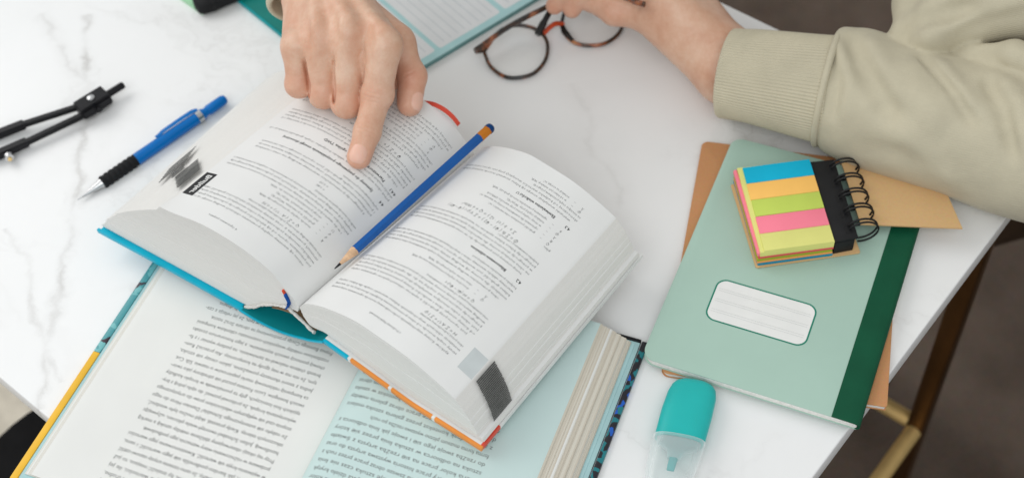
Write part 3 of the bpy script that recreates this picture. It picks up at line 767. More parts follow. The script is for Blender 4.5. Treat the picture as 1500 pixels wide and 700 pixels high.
def edge_patch(st, w0, w1, y0, y1, shift, mat, name, stripes, lift):
    """print on the page edges: short strokes across the stack, set just proud of it"""
    r = np.random.RandomState(9); V = []; F = []; sg = 1 if st is RB else -1
    for i in range(stripes):
        a = w0 + (w1 - w0) * i / stripes; b = w0 + (w1 - w0) * (i + 0.86) / stripes
        c = shift * (i / stripes); j0, j1 = r.uniform(-0.25, 0.25), r.uniform(-0.25, 0.25)
        q = [(a, y0 + c + j0), (a, y1 + c + j1), (b, y1 + c + j1), (b, y0 + c + j0)]
        n = len(V)
        for w, y in q:
            p = st.world(np.array([w]), np.array([1.0]), np.array([y]))[0]; V.append(p + (XR * 2.0 if sg > 0 else -XL * 2.6) + np.array([0, 0, lift]))
        F.append((n, n + 1, n + 2, n + 3))
    return mesh(name, V, F, mat, book, False, True)
edge_patch(RB, 0.12, 0.98, 14, 33, 4, 'ink_grey', 'edge_print', 26, 0.5)
edge_patch(LB, 0.80, 0.97, 34, 56, -14, 'ink_grey', 'edge_print', 9, 1.5)
edge_patch(LB, 0.56, 0.68, 46, 74, -20, 'ink_grey', 'edge_print', 6, 1.5)
edge_patch(LB, 0.71, 0.78, 38, 50, -6, 'ink_grey', 'edge_print', 3, 1.5)
grid_patch(4, 6, 0, 0, 12, 18).build('printed_tab', lambda q: RB.on_top(RB.len - 0.6 - q[:, 0], 17.0 + q[:, 1], 0.06), 'ink_light', book, True)

# ------------------------------------------------------------------ pencil in the gutter
pencil = empty('pencil', (-63.0, 606.0, 66), 44.5)
tag(pencil, 'blue hexagonal pencil with ochre band lying in the textbook gutter', 'pencil')
pa = A3((-119.7, 551.0, 64.6)); pb = A3((-6.7, 661.6, 68.0)); pd = (pb - pa) / np.linalg.norm(pb - pa); PL = np.linalg.norm(pb - pa)
lathe('barrel', pa + pd * 19, pb, [(0, 3.55), (PL - 19 - 13, 3.75)], 'pencil_blue', pencil, 6, True)
lathe('band', pa + pd * (PL - 13.1), pb, [(0, 3.85), (9.0, 3.85)], 'pencil_band', pencil, 6, True)
lathe('end_cap', pa + pd * (PL - 4.1), pb, [(0, 3.75), (2.8, 3.7), (4.1, 2.8)], 'pencil_cap', pencil, 12, True)
# sharpened cone with the scalloped paint line left by the sharpener
lathe('wood_cone', pa + pd * 5.2, pb, [(0, 1.0), (14.2, 3.45)], 'wood', pencil, 24, True)
lathe('lead', pa, pb, [(0, 0.25), (0.6, 0.42), (5.3, 1.02)], 'lead', pencil, 16, True)

# ------------------------------------------------------------------ mechanical pencil
mech = empty('mechanical_pencil', (-270, 735, 0), 39)
tag(mech, 'blue mechanical pencil with black ribbed grip on the marble', 'pencil')
ma, mb = A3((-327.6, 687.4, 3.0)), A3((-217.0, 777.6, 6.0)); md = (mb - ma) / np.linalg.norm(mb - ma)
lathe('lead_sleeve', ma, mb, [(0, 0.35), (5, 0.6)], 'steel', mech, 12, True)
lathe('tip_cone', ma + md * 4.6, mb, [(0, 0.9), (2, 1.1), (15, 3.3), (18, 4.2)], 'steel', mech, 28, True)
g = [(0, 4.4)]
for i in range(7): g += [(1.0 + i * 4.4, 5.2), (2.6 + i * 4.4, 5.35), (3.6 + i * 4.4, 4.75), (4.2 + i * 4.4, 4.75)]
lathe('grip', ma + md * 22.4, mb, g + [(32, 5.0)], 'grip', mech, 28, True)
lathe('barrel', ma + md * 54, mb, [(0, 4.9), (1, 5.0), (64, 4.8), (66, 4.2)], 'barrel_blue', mech, 28, True)
lathe('collar', ma + md * 119.6, mb, [(0, 3.6), (4.6, 3.6)], 'barrel_blue', mech, 24, True)
lathe('push_button', ma + md * 123.8, mb, [(0, 4.0), (0.8, 4.3), (15, 4.2), (17.5, 3.2), (18.3, 1.4)], 'barrel_blue', mech, 28, True)
lathe('clip_ring', ma + md * 113, mb, [(0, 5.15), (4.5, 5.1)], 'steel', mech, 28, True)
mh = np.cross(md, [0, 0, 1.0]); mh /= np.linalg.norm(mh); mv = np.cross(mh, md)
off = -mh * 3.4 + mv * 5.0
tube('clip', [ma + md * t + off * k for t, k in ((117, 0.86), (113, 1.08), (100, 1.12), (84, 1.1), (80, 0.95), (77, 1.0))], [2.1, 2.1, 2.0, 1.9, 1.8, 1.3], 'barrel_blue', mech, 8, True, rz=0.6)

# ------------------------------------------------------------------ compass
comp = empty('drawing_compass', (-330, 780, 0), 30)
tag(comp, 'black metal drawing compass lying open on the marble', 'compass')
def bar(name, a, b, w, h, mat, par, bev=0.6):
    a, b = A3(a), A3(b); d = b - a; L = np.linalg.norm(d); d /= L
    hh = np.cross([0, 0, 1.0], d); hh /= np.linalg.norm(hh); vv = np.cross(d, hh)
    bm = bmesh.new(); bmesh.ops.create_cube(bm, size=1); bmesh.ops.scale(bm, vec=(L, w, h), verts=bm.verts)
    bmesh.ops.bevel(bm, geom=bm.edges[:], offset=bev, segments=2, affect='EDGES')
    c = (a + b) / 2; R = np.stack([d, hh, vv], 1); mi = np.linalg.inv(root_matrix(par))
    for v in bm.verts:
        p = (R @ A3(v.co) + c); v.co = (mi[:3, :3] @ p + mi[:3, 3] / MM)
    return bm_obj(name, bm, mat, par)
h1 = A3((-331.5, 785.5, 8.5)); h2 = A3((-326.5, 777.0, 7.0))
hd = A3((-316, 791.9, 8)) - A3((-333, 778.5, 8)); hd /= np.linalg.norm(hd)
hc = A3((-324.5, 783.2, 8.5))
bar('hinge_block', hc - hd * 13.5, hc + hd * 13.5, 15.5, 9, 'black_metal', comp, 1.2)
bar('hinge_plate', hc - hd * 13 + A3((0, 0, 5.3)), hc + hd * 13 + A3((0, 0, 5.3)), 13.5, 1.8, 'black_metal', comp, 0.5)
lathe('screw', hc + A3((0, 0, 6.0)), hc + A3((0, 0, 9)), [(0, 3.1), (1.2, 3.1), (1.9, 2.2), (2.0, 0.5)], 'steel', comp, 24, True)
lathe('screw', hc + A3((5.5, -7.2, 0.5)), hc + A3((7, -9.5, 0.5)), [(0, 2.2), (2.2, 2.2)], 'black_metal', comp, 20, True)
lathe('handle', hc + hd * 13, hc + hd * 33, [(0, 2.5), (1, 3.0), (15, 3.0), (16, 2.4)], 'black_metal', comp, 20, True)
for (a, b, c, e) in ((h1 - hd * 8, (-381.8, 768.5, 6.5), (-397.7, 762.7, 5.5), (-455.1, 741.3, 2.0)), (h2 - hd * 8, (-376.9, 748.6, 6.0), (-390.3, 742.8, 5.5), (-444.8, 714.6, 2.0))):
    bar('leg', a, b, 5.2, 4.2, 'black_metal', comp); bar('leg_sleeve', A3(b) + (A3(a) - A3(b)) / 14, A3(c) - (A3(b) - A3(c)) * 1.0, 6.6, 6.4, 'black_metal', comp)
    lathe('point', A3(c) - (A3(b) - A3(c)) * 0.9, A3(e), [(0, 2.2), (45, 1.8), (60, 0.3)], 'steel', comp, 14, True)
pc = A3((-388.0, 742.0, 8.5))
lathe('knurled_nut', pc + A3((1.2, -4.5, -2.0)), pc + A3((3.4, -9.5, -2.0)), [(0, 3.2), (0.4, 3.6), (3.6, 3.6), (4, 2.6)], 'steel', comp, 18, True)
lathe('nut_screw', pc + A3((2.8, -8.2, -2.0)), pc + A3((4.4, -12, -2.0)), [(0, 1.7), (1.4, 1.6), (1.6, 0.8)], 'brass_pin', comp, 14, True)

# ------------------------------------------------------------------ notebooks on the right
NB_A = -27.084
kr = empty('kraft_notebook', (192, 562, 0), -16.8)
tag(kr, 'brown kraft paper notebook mostly hidden under the mint green notebook', 'notebook')
slab('back_cover', rrect(-74, -105, 74, 105, (5, 1, 1, 5)), 0.2, 0.8, 'kraft', kr, 0.15)
slab('pages', rrect(-73, -104.3, 73.2, 104.3, (5, 1, 1, 5)), 0.8, 4.2, 'pages_plain', kr, 0.1)
slab('front_cover', rrect(-74, -105, 74.3, 105, (5, 2, 2, 5)), 4.2, 4.9, 'kraft', kr, 0.2)
gn = empty('green_notebook', (78.5, 492.4, 4.9), NB_A)
tag(gn, 'mint green notebook with dark green spine tape and blank white label', 'notebook')
slab('back_cover', rrect(0, 0, 147, 210, (9, 1, 1, 9)), 0.1, 0.7, 'mint_cover', gn, 0.15)
for i in range(5): slab('page_sheaf', rrect(0.9 + rng.uniform(-0.3, 0.5), 0.5 + rng.uniform(-0.5, 0.5), 146.5, 209.4, (9, 1, 1, 9)), 0.72 + i * 1.0, 1.66 + i * 1.0, 'pages_plain', gn, 0.12)
slab('front_cover', rrect(0, 0.2, 130, 210, (9, 0, 0, 9), 8), 5.75, 6.5, 'mint_cover', gn, 0.2)
# spine tape wraps round the fold
V = []; F = []
prof = [(129.6, 6.72), (140, 6.74), (145.5, 6.5), (148.0, 5.2), (148.6, 3.4), (148.0, 1.4), (145.5, 0.05), (145.2, 0.6), (147.2, 1.8), (147.7, 3.4), (147.2, 4.9), (145.0, 5.9), (139.8, 6.1), (129.6, 6.12)]
for y in (0.1, 210.1):
    for x, z in prof: V.append((x, y, z))
n = len(prof)
for i in range(n): F.append((i, (i + 1) % n, n + (i + 1) % n, n + i))
F += [tuple(range(n))[::-1], tuple(n + i for i in range(n))]
mesh('spine_tape', V, F, 'green_spine', gn, True, sharp=50)
lab = slab('label', rrect(29.6, 45.4, 99.4, 80.4, 7), 6.52, 6.60, 'label', gn, 0)
# green frame of the label
a_, b_ = rrect(29.0, 44.8, 100.0, 81.0, 7.5, 8), rrect(30.1, 45.9, 98.9, 79.9, 6.6, 8); V = [(x, y, 6.66) for x, y in a_] + [(x, y, 6.66) for x, y in b_]; n = len(a_)
mesh('label_frame', V, [(i, (i + 1) % n, n + (i + 1) % n, n + i) for i in range(n)], 'green_line', lab)
for y in (52.5, 54.3, 61.5, 63.2, 70.5, 72.2): mesh('label_rule', [(32, y, 6.65), (97, y, 6.65), (97, y + 0.22, 6.65), (32, y + 0.22, 6.65)], [(0, 1, 2, 3)], 'label_line', lab)

# ------------------------------------------------------------------ pad of sticky flags with a wire binding
st = empty('sticky_flag_pad', (169.9, 555.6, 11.6), 3.2)
tag(st, 'pad of coloured sticky flags bound with black wire on the green notebook', 'sticky pad')
def quad_slab(name, pts, z0, z1, mat, par=st, bev=0.12): return slab(name, pts, z0, z1, mat, par, bev)
quad_slab('back_cover', rrect(-2.2, 0, 72.5, 77, (1.5, 1.5, 1.5, 1.5)), 0.1, 1.3, 'kraft_pale', bev=0.3)
for i, (m, z0, z1, dx, dy) in enumerate((('flag_teal', 1.35, 3.3, -0.6, 1.4), ('flag_apricot', 3.35, 5.5, -0.9, 1.9), ('flag_olive', 5.55, 7.7, -1.2, 2.0), ('flag_rose', 7.75, 10.2, -0.4, 2.4))):
    quad_slab('note_block', [(dx, dy), (53 + dx, dy - 0.6), (55 + dx, 78.4), (dx + 1.0 + i * 0.3, 79 + i * 0.3)], z0, z1, m)
quad_slab('note_block', [(-1.2, 2.9), (-0.2, 79.6), (2.0, 80), (2.2, 2.9)], 10.25, 13.6, 'flag_pink')
quad_slab('note_block', [(0.4, 2.2), (52.4, 1.6), (55.0, 78), (2.4, 80)], 10.25, 15.3, 'flag_yellow')
for i, m in enumerate(('flag_yellow', 'flag_pink', 'flag_lime', 'flag_orange', 'flag_blue')):
    y0, y1 = 2.2 + i * 15.3, 2.2 + (i + 1) * 15.3 - 0.35; s0 = i * 0.55; dx = 3.2 + rng.uniform(-0.3, 0.4)
    quad_slab('flag', [(dx + s0, y0), (52.4 + s0, y0 - 0.7), (52.9 + s0, y1 - 0.7), (dx + 0.5 + s0, y1)], 15.35, 16.6 + rng.uniform(-0.15, 0.2), m, bev=0.08)
quad_slab('binding_card', [(50.5, 2.6), (69.8, 3.4), (73.0, 75.2), (53.2, 76.2)], 13.2, 15.2, 'black_card', bev=0.2)
quad_slab('binding_block', [(53.5, 2.2), (67.5, 3.0), (70.5, 75.2), (56.0, 76)], 1.4, 13.1, 'black_card', bev=0.2)
for i in range(5):
    yy = 11.0 + i * 14.0
    for dy in (-1.5, 1.5):
        c = A3((75.2 + 0.045 * yy, yy + dy, 12.6)); P = []
        for k in range(21):
            a = math.radians(168 - 336 * k / 20 * 0.5 * 1.65)
            P.append(c + A3((10.6 * math.cos(a), 1.4 * math.sin(a * 0.5), 9.2 * math.sin(a))))
        tube('wire_ring', P, 0.75, 'wire', st, 8)
    box('ring_slot', (62.2 + 0.045 * yy, yy - 3.2, 15.22), (66.6 + 0.045 * yy, yy + 3.2, 15.34), 'wire', st, 0)
# flipped front cover beyond the rings, sloping down to the table
fl = [(77, 19.0, 7.6), (146.0, 4.6, 5.2), (145.2, 64.0, 5.6), (79.6, 76.5, 8.0)]
V = [A3(p) for p in fl] + [A3(p) + A3((0, 0, 1.2)) for p in fl]
mesh('flipped_cover', V, [(3, 2, 1, 0), (4, 5, 6, 7), (0, 1, 5, 4), (1, 2, 6, 5), (2, 3, 7, 6), (3, 0, 4, 7)], 'kraft_pale', st)

# ------------------------------------------------------------------ highlighter
hl = empty('highlighter', (100, 440, 0), 72)
tag(hl, 'flat turquoise highlighter pen with a clear cap beside the green notebook', 'highlighter')
def oval_loft(name, secs, mat, par, n=40, p=2.6, caps=True):
    """secs: (x, half width, z low, z high, y offset) along local x; superellipse sections"""
    V = []; F = []
    for x, w, z0, z1, oy in secs:
        for i in range(n):
            a = 2 * math.pi * i / n; c, s_ = math.cos(a), math.sin(a)
            V.append((x, oy + w * math.copysign(abs(c) ** (2 / p), c), (z0 + z1) / 2 + (z1 - z0) / 2 * math.copysign(abs(s_) ** (2 / p), s_)))
    m = len(secs)
    for j in range(m - 1):
        for i in range(n): F.append((j * n + i, j * n + (i + 1) % n, (j + 1) * n + (i + 1) % n, (j + 1) * n + i))
    if caps: F += [tuple(range(n))[::-1], tuple((m - 1) * n + i for i in range(n))]
    return mesh(name, V, F, mat, par, True, sharp=50)
oval_loft('body', [(-12.8, 15.8, 0.6, 15.2, 1.5), (-9, 16.3, 0.5, 15.8, 1.2), (8, 16.6, 0.5, 16.2, 0), (22, 16.0, 0.6, 15.6, -1.2), (28, 14.6, 1.0, 14.8, -1.6), (31.2, 12.4, 1.8, 13.6, -1.6), (33.0, 9.0, 3.2, 12.0, -1.6), (33.8, 4.0, 5.0, 10.0, -1.6)], 'hl_body', hl)
cs = [(-11.6, 16.9, 0.15, 16.1, 1.5), (-24, 16.6, 0.15, 15.8, 2.6), (-36, 15.6, 0.3, 14.6, 3.6), (-46, 13.4, 0.8, 12.8, 4.4), (-52, 10.4, 1.8, 11.0, 4.8), (-55, 6.4, 3.4, 8.8, 5), (-56, 2.0, 5.2, 7.0, 5)]
oval_loft('cap', cs, 'hl_cap', hl)
oval_loft('nib_holder', [(-13.0, 14.4, 1.8, 14.0, 1.6), (-17, 12.6, 2.4, 13.2, 2.0), (-20.5, 6.0, 4.2, 11.4, 2.4), (-26, 4.0, 4.8, 10.6, 3.0)], 'hl_inner', hl)
oval_loft('nib', [(-26.05, 2.7, 5.2, 10.2, 3.0), (-31, 2.6, 5.4, 10.0, 3.4), (-34, 2.4, 5.8, 7.6, 3.6)], 'nib', hl, 20, 3.5)

# ------------------------------------------------------------------ folded eyeglasses
gl = empty('eyeglasses', (45, 805, 0), 20)
tag(gl, 'tortoiseshell eyeglasses with folded temples held by the left hand', 'glasses')
def rim(cp, tilt, rm):
    cp = [A3(p) for p in cp]; C = catmull(cp + cp[:1], 8)[:-1]
    o = tube('rim', C, rm, 'tortoise', gl, 10, True, closed=True, rz=rm * 1.15)
    c = C.mean(0); V = [c + A3((0, 0, 1.2))] + [p * 0.99 + c * 0.01 for p in C]; n = len(C)
    mesh('lens', V, [(0, 1 + i, 1 + (i + 1) % n) for i in range(n)], 'lens', gl, True, True)
rim([(-7.9, 801.3, 6.0), (-4.1, 786.9, 3.5), (6.1, 775.0, 2.4), (18.0, 771.8, 2.4), (30.9, 775.3, 2.6), (40.9, 788.0, 3.2), (44.1, 803.1, 5.0), (40.6, 813.3, 8.0), (31.3, 820.5, 10.0), (18.0, 822.9, 11.0), (5.2, 817.7, 10.0)], 0, 1.55)
rim([(57.2, 822.3, 8.0), (59.5, 812.4, 5.5), (66.5, 804.0, 3.5), (77.3, 800.4, 2.4), (90.7, 800.9, 2.4), (103.0, 810.0, 2.8), (109.3, 824.1, 4.0), (110.2, 840.0, 6.0), (99.1, 851.6, 9.0), (80.9, 853.1, 10.0), (64.9, 842.0, 10.0)], 0, 1.55)
tube('bridge', catmull([(41.7, 812.6, 8.5), (47.8, 817.1, 11.0), (53.2, 819.9, 11.5), (58.9, 821.5, 8.5)], 6), 2.1, 'bridge_red', gl, 10, True)
tube('nose_pad', [(57.3, 823.3, 8.5), (59.2, 814.7, 6.5), (64.9, 805.0, 5.0)], [1.6, 2.8, 1.6], 'black_acetate', gl, 10, True)
tube('end_piece', [(-15.0, 800.0, 9.0), (-11.0, 802.4, 8.5), (-6.6, 803.3, 7.0)], [2.6, 3.8, 2.6], 'tortoise', gl, 10, True)
tube('temple', catmull([(-13.8, 800.4, 10.0), (-0.8, 809.2, 12.0), (13.9, 817.7, 15.0), (40.2, 828.0, 20.0), (75.0, 837.8, 26.0), (100.8, 797.6, 56.0), (110.9, 773.7, 70.0), (117.4, 767.6, 72.0)], 6), 2.0, 'tortoise', gl, 10, True, rz=2.6)
tube('temple', catmull([(36.4, 807.0, 13.0), (40.4, 812.9, 16.0), (47.6, 821.6, 22.0), (58.0, 834.2, 30.0), (82.9, 857.2, 30.0), (118.6, 870.4, 14.0), (123.0, 859.5, 8.0)], 6), [2.2] + [3.3] * 8 + [2.5] * 28, 'black_acetate', gl, 10, True, rz=2.4)

# ------------------------------------------------------------------ planner, teal notebook, pale green pad with a black pen case
pl = empty('planner', (-56.8, 794.1, 0), 34.5)
tag(pl, 'planner pad with aqua borders and white ruled boxes behind the pointing hand', 'planner')
slab('pages', rrect(-24, -0.4, 205, 150, 1.5), 0.2, 4.4, 'plan_edge', pl, 0.2)
pg = slab('top_sheet', rrect(-24, -0.2, 205, 150, 1.5), 4.45, 4.75, 'plan_border', pl, 0.1)
for (x0, y0, x1, y1) in ((-20, 7.0, 16.3, 140), (20.5, 6.5, 84, 100), (89, 6.5, 150, 140), (20.5, 104, 84, 140)):
    f_ = slab('printed_box', rrect(x0, y0, x1, y1, 2.4), 4.78, 4.84, 'plan_box', pg, 0)
    x = x0 + 7
    while x < x1 - 3:
        mesh('rule', [(x, y0 + 4, 4.9), (x + 0.9, y0 + 4, 4.9), (x + 0.9, y1 - 4, 4.9), (x, y1 - 4, 4.9)], [(0, 1, 2, 3)], 'plan_line', f_); x += 7.2
tn = empty('teal_notebook', (-175.1, 848.1, 0), 128.7)
tag(tn, 'dark teal notebook under the right sleeve cuff', 'notebook')
slab('cover', rrect(-30, -150, 150, 0, 2), 0.2, 4.6, 'teal_folder', tn, 0.3)
slab('cover_edge', rrect(-30, 0.1, 150, 1.4, 0.2), 0.2, 4.2, 'teal_edge', tn, 0.2)
gp = slab('note_pad', rrect(-10, -60, 90, 0, 2), 0.2, 3.2, 'pale_green', bev=0.3)
gp.location = (-0.2512, 0.8911, 0); gp.rotation_euler = (0, 0, math.radians(132.4))
tag(gp, 'pale green note pad beside a black pen case', 'note pad')
pcz = empty('pen_case', (-238, 888, 0), 26)
tag(pcz, 'rounded black pen case lying beside the pale green pad', 'pen case')
pm = oval_loft('case', [(-10.5, 3, 3, 9, 5.5), (-9.5, 8, 1.2, 13, 5.5), (-6, 11, 0.4, 15, 5.5), (0, 12.2, 0.2, 16, 5.5), (130, 12.4, 0.2, 16, 5.5), (140, 8, 1.2, 13, 5.5)], 'grip', pcz)
oval_loft('zip_band', [(2, 12.9, -0.2 + 0.3, 16.4, 5.5), (5, 12.9, 0.1, 16.4, 5.5)], 'black_card', pcz)

# ------------------------------------------------------------------ the person: hands, sweatshirt, trousers
person = empty('person', (520, 860, -740), 46)
tag(person, 'person in a khaki sweatshirt pointing at the textbook and holding eyeglasses', 'person')
FI = dict(
  index=([(-74.0, 682.1, 138.0), (-83.0, 664.7, 109.0), (-92.4, 642.8, 95.0), (-99.3, 627.5, 87.6)], [11.8, 10.2, 9.1, 8.0]),
  middle=([(-97.9, 694.4, 141.0), (-105.6, 666.8, 101.0), (-102.5, 691.9, 82.0), (-95.4, 706.3, 86.0)], [11.8, 9.9, 9.2, 8.2]),
  ring=([(-120.2, 699.7, 135.0), (-121.8, 676.6, 102.0), (-120.2, 700.1, 83.0), (-112.6, 712.5, 87.0)], [11.2, 9.4, 8.8, 8.0]),
  pinky=([(-137.1, 701.9, 126.0), (-139.1, 687.3, 103.0), (-138.3, 708.9, 85.0), (-131.5, 718.9, 88.0)], [10.2, 8.6, 8.0, 7.2]),
  thumb=([(-104.3, 756.7, 114.0), (-68.9, 711.7, 110.0), (-59.3, 690.5, 97.0), (-62.4, 672.7, 88.0)], [13.0, 11.3, 10.0, 8.6]))
WR_ = (-116.5, 759.4, 131.0)
FA1, FA2 = (-114.7, 808.4, 150.0), (-106.7, 901.5, 190.0)
def basis(a, b, up):
    x = A3(b) - A3(a); x /= np.linalg.norm(x); z = A3(up) - x * (A3(up) @ x); z /= np.linalg.norm(z); return x, np.cross(z, x), z
TIPX, TIPY, TIPZ = basis(FI['index'][0][2], FI['index'][0][3], (0.05, -0.35, 1))
TH_X, TH_Y, TH_Z = basis(FI['thumb'][0][2], FI['thumb'][0][3], (0.95, -0.1, 0.55))
def nail_mask(P, tip, X, Y, Z, r):
    q = P - A3(tip).astype(np.float32); x, y, z = q @ X, q @ Y, q @ Z
    cx = (x + 0.5) / 6.4; cy = y / (r * 0.74)
    e = (np.abs(cx) ** 2.6 + np.abs(cy) ** 2.6) ** (1 / 2.6)
    return np.where(z > r * 0.15, e, 9.0)
def hand_r(P):
    pts = {k: v[0] for k, v in FI.items()}
    palm = None
    for f, rw_, r1 in (('index', 12.0, 14.5), ('middle', 12.4, 15.5), ('ring', 11.8, 15.0), ('pinky', 10.8, 13.5)):
        m = A3(pts[f][0]); w = A3(WR_) + (m - A3(pts['middle'][0])) * 0.42
        c = cone(P, w, m + A3((0, 2, -3.0)), r1, rw_); palm = c if palm is None else smin(palm, c, 9)
    lowp = cone(P, A3(WR_) + A3((4, -8, -14)), (A3(pts['middle'][0]) + A3(pts['ring'][0])) / 2 + A3((2, 4, -16)), 17, 17)
    palm = smin(palm, lowp, 12)
    arm = smin(cone(P, A3(WR_) + A3((-9, 0, 0)), A3(FA1) + A3((-9, 0, 0)), 20.5, 24), cone(P, A3(WR_) + A3((6, 0, -1)), A3(FA1) + A3((6, 0, 0)), 18.5, 23), 14)
    arm = smin(arm, cone(P, FA1, FA2, 27, 36), 14)
    palm = smin(palm, arm, 14)
    tot = None
    for f, (p, r) in FI.items():
        d = chain(P, p, r, 4.0)
        if f == 'thumb':
            d = smin(d, cone(P, A3(p[0]) + A3((-4, 0, -2)), p[1], 14, 12.0), 10)
            d = smin(d, cone(P, A3(p[2]) * 0.35 + A3(p[3]) * 0.65 + TH_Z * -1.4, A3(p[3]) - TH_Z * 0.8, 8.4, 8.2), 3)
        else:
            k = A3(p[0]); d = smin(d, cone(P, k + A3((0, 3, 0.8)), k + A3((0, -1, 0.8)), r[0] * 0.74, r[0] * 0.62), 5)   # knuckle
            d = smin(d, cone(P, A3(p[1]) + A3((-1.2, 0, 0)), A3(p[1]) + A3((1.2, 0, 0)), r[1] * 0.96, r[1] * 0.96), 4)        # middle joint
            if f == 'index':
                d = smin(d, cone(P, A3(p[3]) - TIPX * 6 - TIPZ * 1.6, A3(p[3]) - TIPZ * 0.6, 7.4, 7.4), 3)
        d = smin(palm, d, 5.0 if f != 'thumb' else 10)
        tot = d if tot is None else smin(tot, d, 0.6)
    ip, mp_, tp = pts['index'], pts['middle'], pts['thumb']
    tot = smin(tot, cone(P, (A3(ip[0]) + A3(mp_[0])) / 2 + A3((0, -6, -13)), (A3(ip[1]) + A3(mp_[1])) / 2 + A3((2, 9, -9)), 8, 5), 2)
    tot = smin(tot, cone(P, A3(tp[1]) + A3((-12, 0, -5)), A3(tp[2]) + A3((-13, 4, -6)), 9, 7), 3)
    # tendons from wrist to knuckles
    for f in ('index', 'middle', 'ring'):
        m = A3(pts[f][0]); w = A3(WR_) + (m - A3(pts['middle'][0])) * 0.3 + A3((0, 0, 12))
        tot = smin(tot, cone(P, w, m + A3((0, 3, 9.0)), 3.2, 3.4), 9)
    # hollows between the knuckles
    for a, b in (('index', 'middle'), ('middle', 'ring'), ('ring', 'pinky')):
        c = (A3(pts[a][0]) + A3(pts[b][0])) / 2 + A3((0, -3, 13.0)); tot = smax(tot, -cone(P, c + A3((0, 8, 3)), c + A3((0, -10, -4.5)), 3.6, 4.2), 6)
    # nail plates set in shallow grooves, skin creases on the finger joints
    for nm, X, Y, Z in (('index', TIPX, TIPY, TIPZ), ('thumb', TH_X, TH_Y, TH_Z)):
        p, r = FI[nm]; e = nail_mask(P, p[3], X, Y, Z, r[3])
        tot = tot + 0.55 * np.exp(-((e - 1.03) / 0.10) ** 2) - 0.12 * np.clip(1.0 - e, 0, 0.4)
        for j, amp in ((1, 0.42), (2, 0.34)):
            x, y, z = basis(p[j - 1], p[j], (0, -0.3, 1)); q = P - A3(p[j]).astype(np.float32)
            u = q @ x; v = q @ y; up_ = np.clip((q @ z) / r[j], 0, 1)
            env = np.exp(-(u / 4.2) ** 2) * up_ * np.exp(-(v / (r[j] * 0.75)) ** 2)
            tot = tot + amp * env * np.cos(u * 2.1 + 0.35 * np.sin(v * 0.9))
    return tot
def snap(fn, pts):
    """points moved onto the surface of a field"""
    p = np.array(pts, np.float32)
    for _ in range(12):
        d = fn(p); g_ = np.stack([fn(p + A3(e).astype(np.float32)) - fn(p - A3(e).astype(np.float32)) for e in np.eye(3)], 1)
        p = p - (g_ / np.maximum(np.linalg.norm(g_, axis=1), 1e-6)[:, None]) * d[:, None] * 0.8
    return p.astype(np.float32)
def fold(P, d, pts, amp, sig):
    """a soft valley (amp > 0) or ridge (amp < 0) of the cloth along a line, fading at both ends"""
    best = np.full(len(P), 1e9, np.float32); tt = np.zeros(len(P), np.float32); n = len(pts) - 1
    for i in range(n):
        a, b = pts[i], pts[i + 1]; ba = b - a; t = np.clip(((P - a) @ ba) / (ba @ ba), 0, 1)
        q = np.linalg.norm(P - a - t[:, None] * ba, axis=1); m = q < best
        best[m] = q[m]; tt[m] = ((i + t) / n)[m]
    w = np.clip(np.minimum(tt, 1 - tt) * 4.0, 0.0, 1); w = w * w * (3 - 2 * w)
    return d + amp * w * np.exp(-(best / sig) ** 2)
SLITS = [snap(hand_r, p) for p in ([(-128.3, 693.9, 126.0), (-130.8, 685.8, 117.0), (-131.7, 678.5, 111.0), (-132.7, 670.1, 102.0)], [(-107.0, 684.1, 134.0), (-110.8, 676.8, 122.0), (-112.6, 669.1, 114.0), (-113.8, 660.1, 103.0)])]
DEEP = np.array([0.0, 0.45, -0.89], np.float32)
def hand_done(P):
    d = hand_r(P)
    for p in SLITS:                                        # narrow clefts between the pressed fingers
        near = np.linalg.norm(P - p.mean(0), axis=1) < 50
        if not near.any(): continue
        Q = P[near]; e = np.zeros(len(Q), np.float32)
        for dep in (-1.0, 0.8, 2.4, 4.0, 5.2):
            e = np.maximum(e, fold(Q, np.zeros(len(Q), np.float32), p + DEEP * dep, 7.0, 1.25 - 0.06 * dep))
        d[near] = d[near] + e
    return d
V1, F1 = field_mesh(hand_done, (-165, 600, 62), (-25, 900, 172), 0.85, 1)

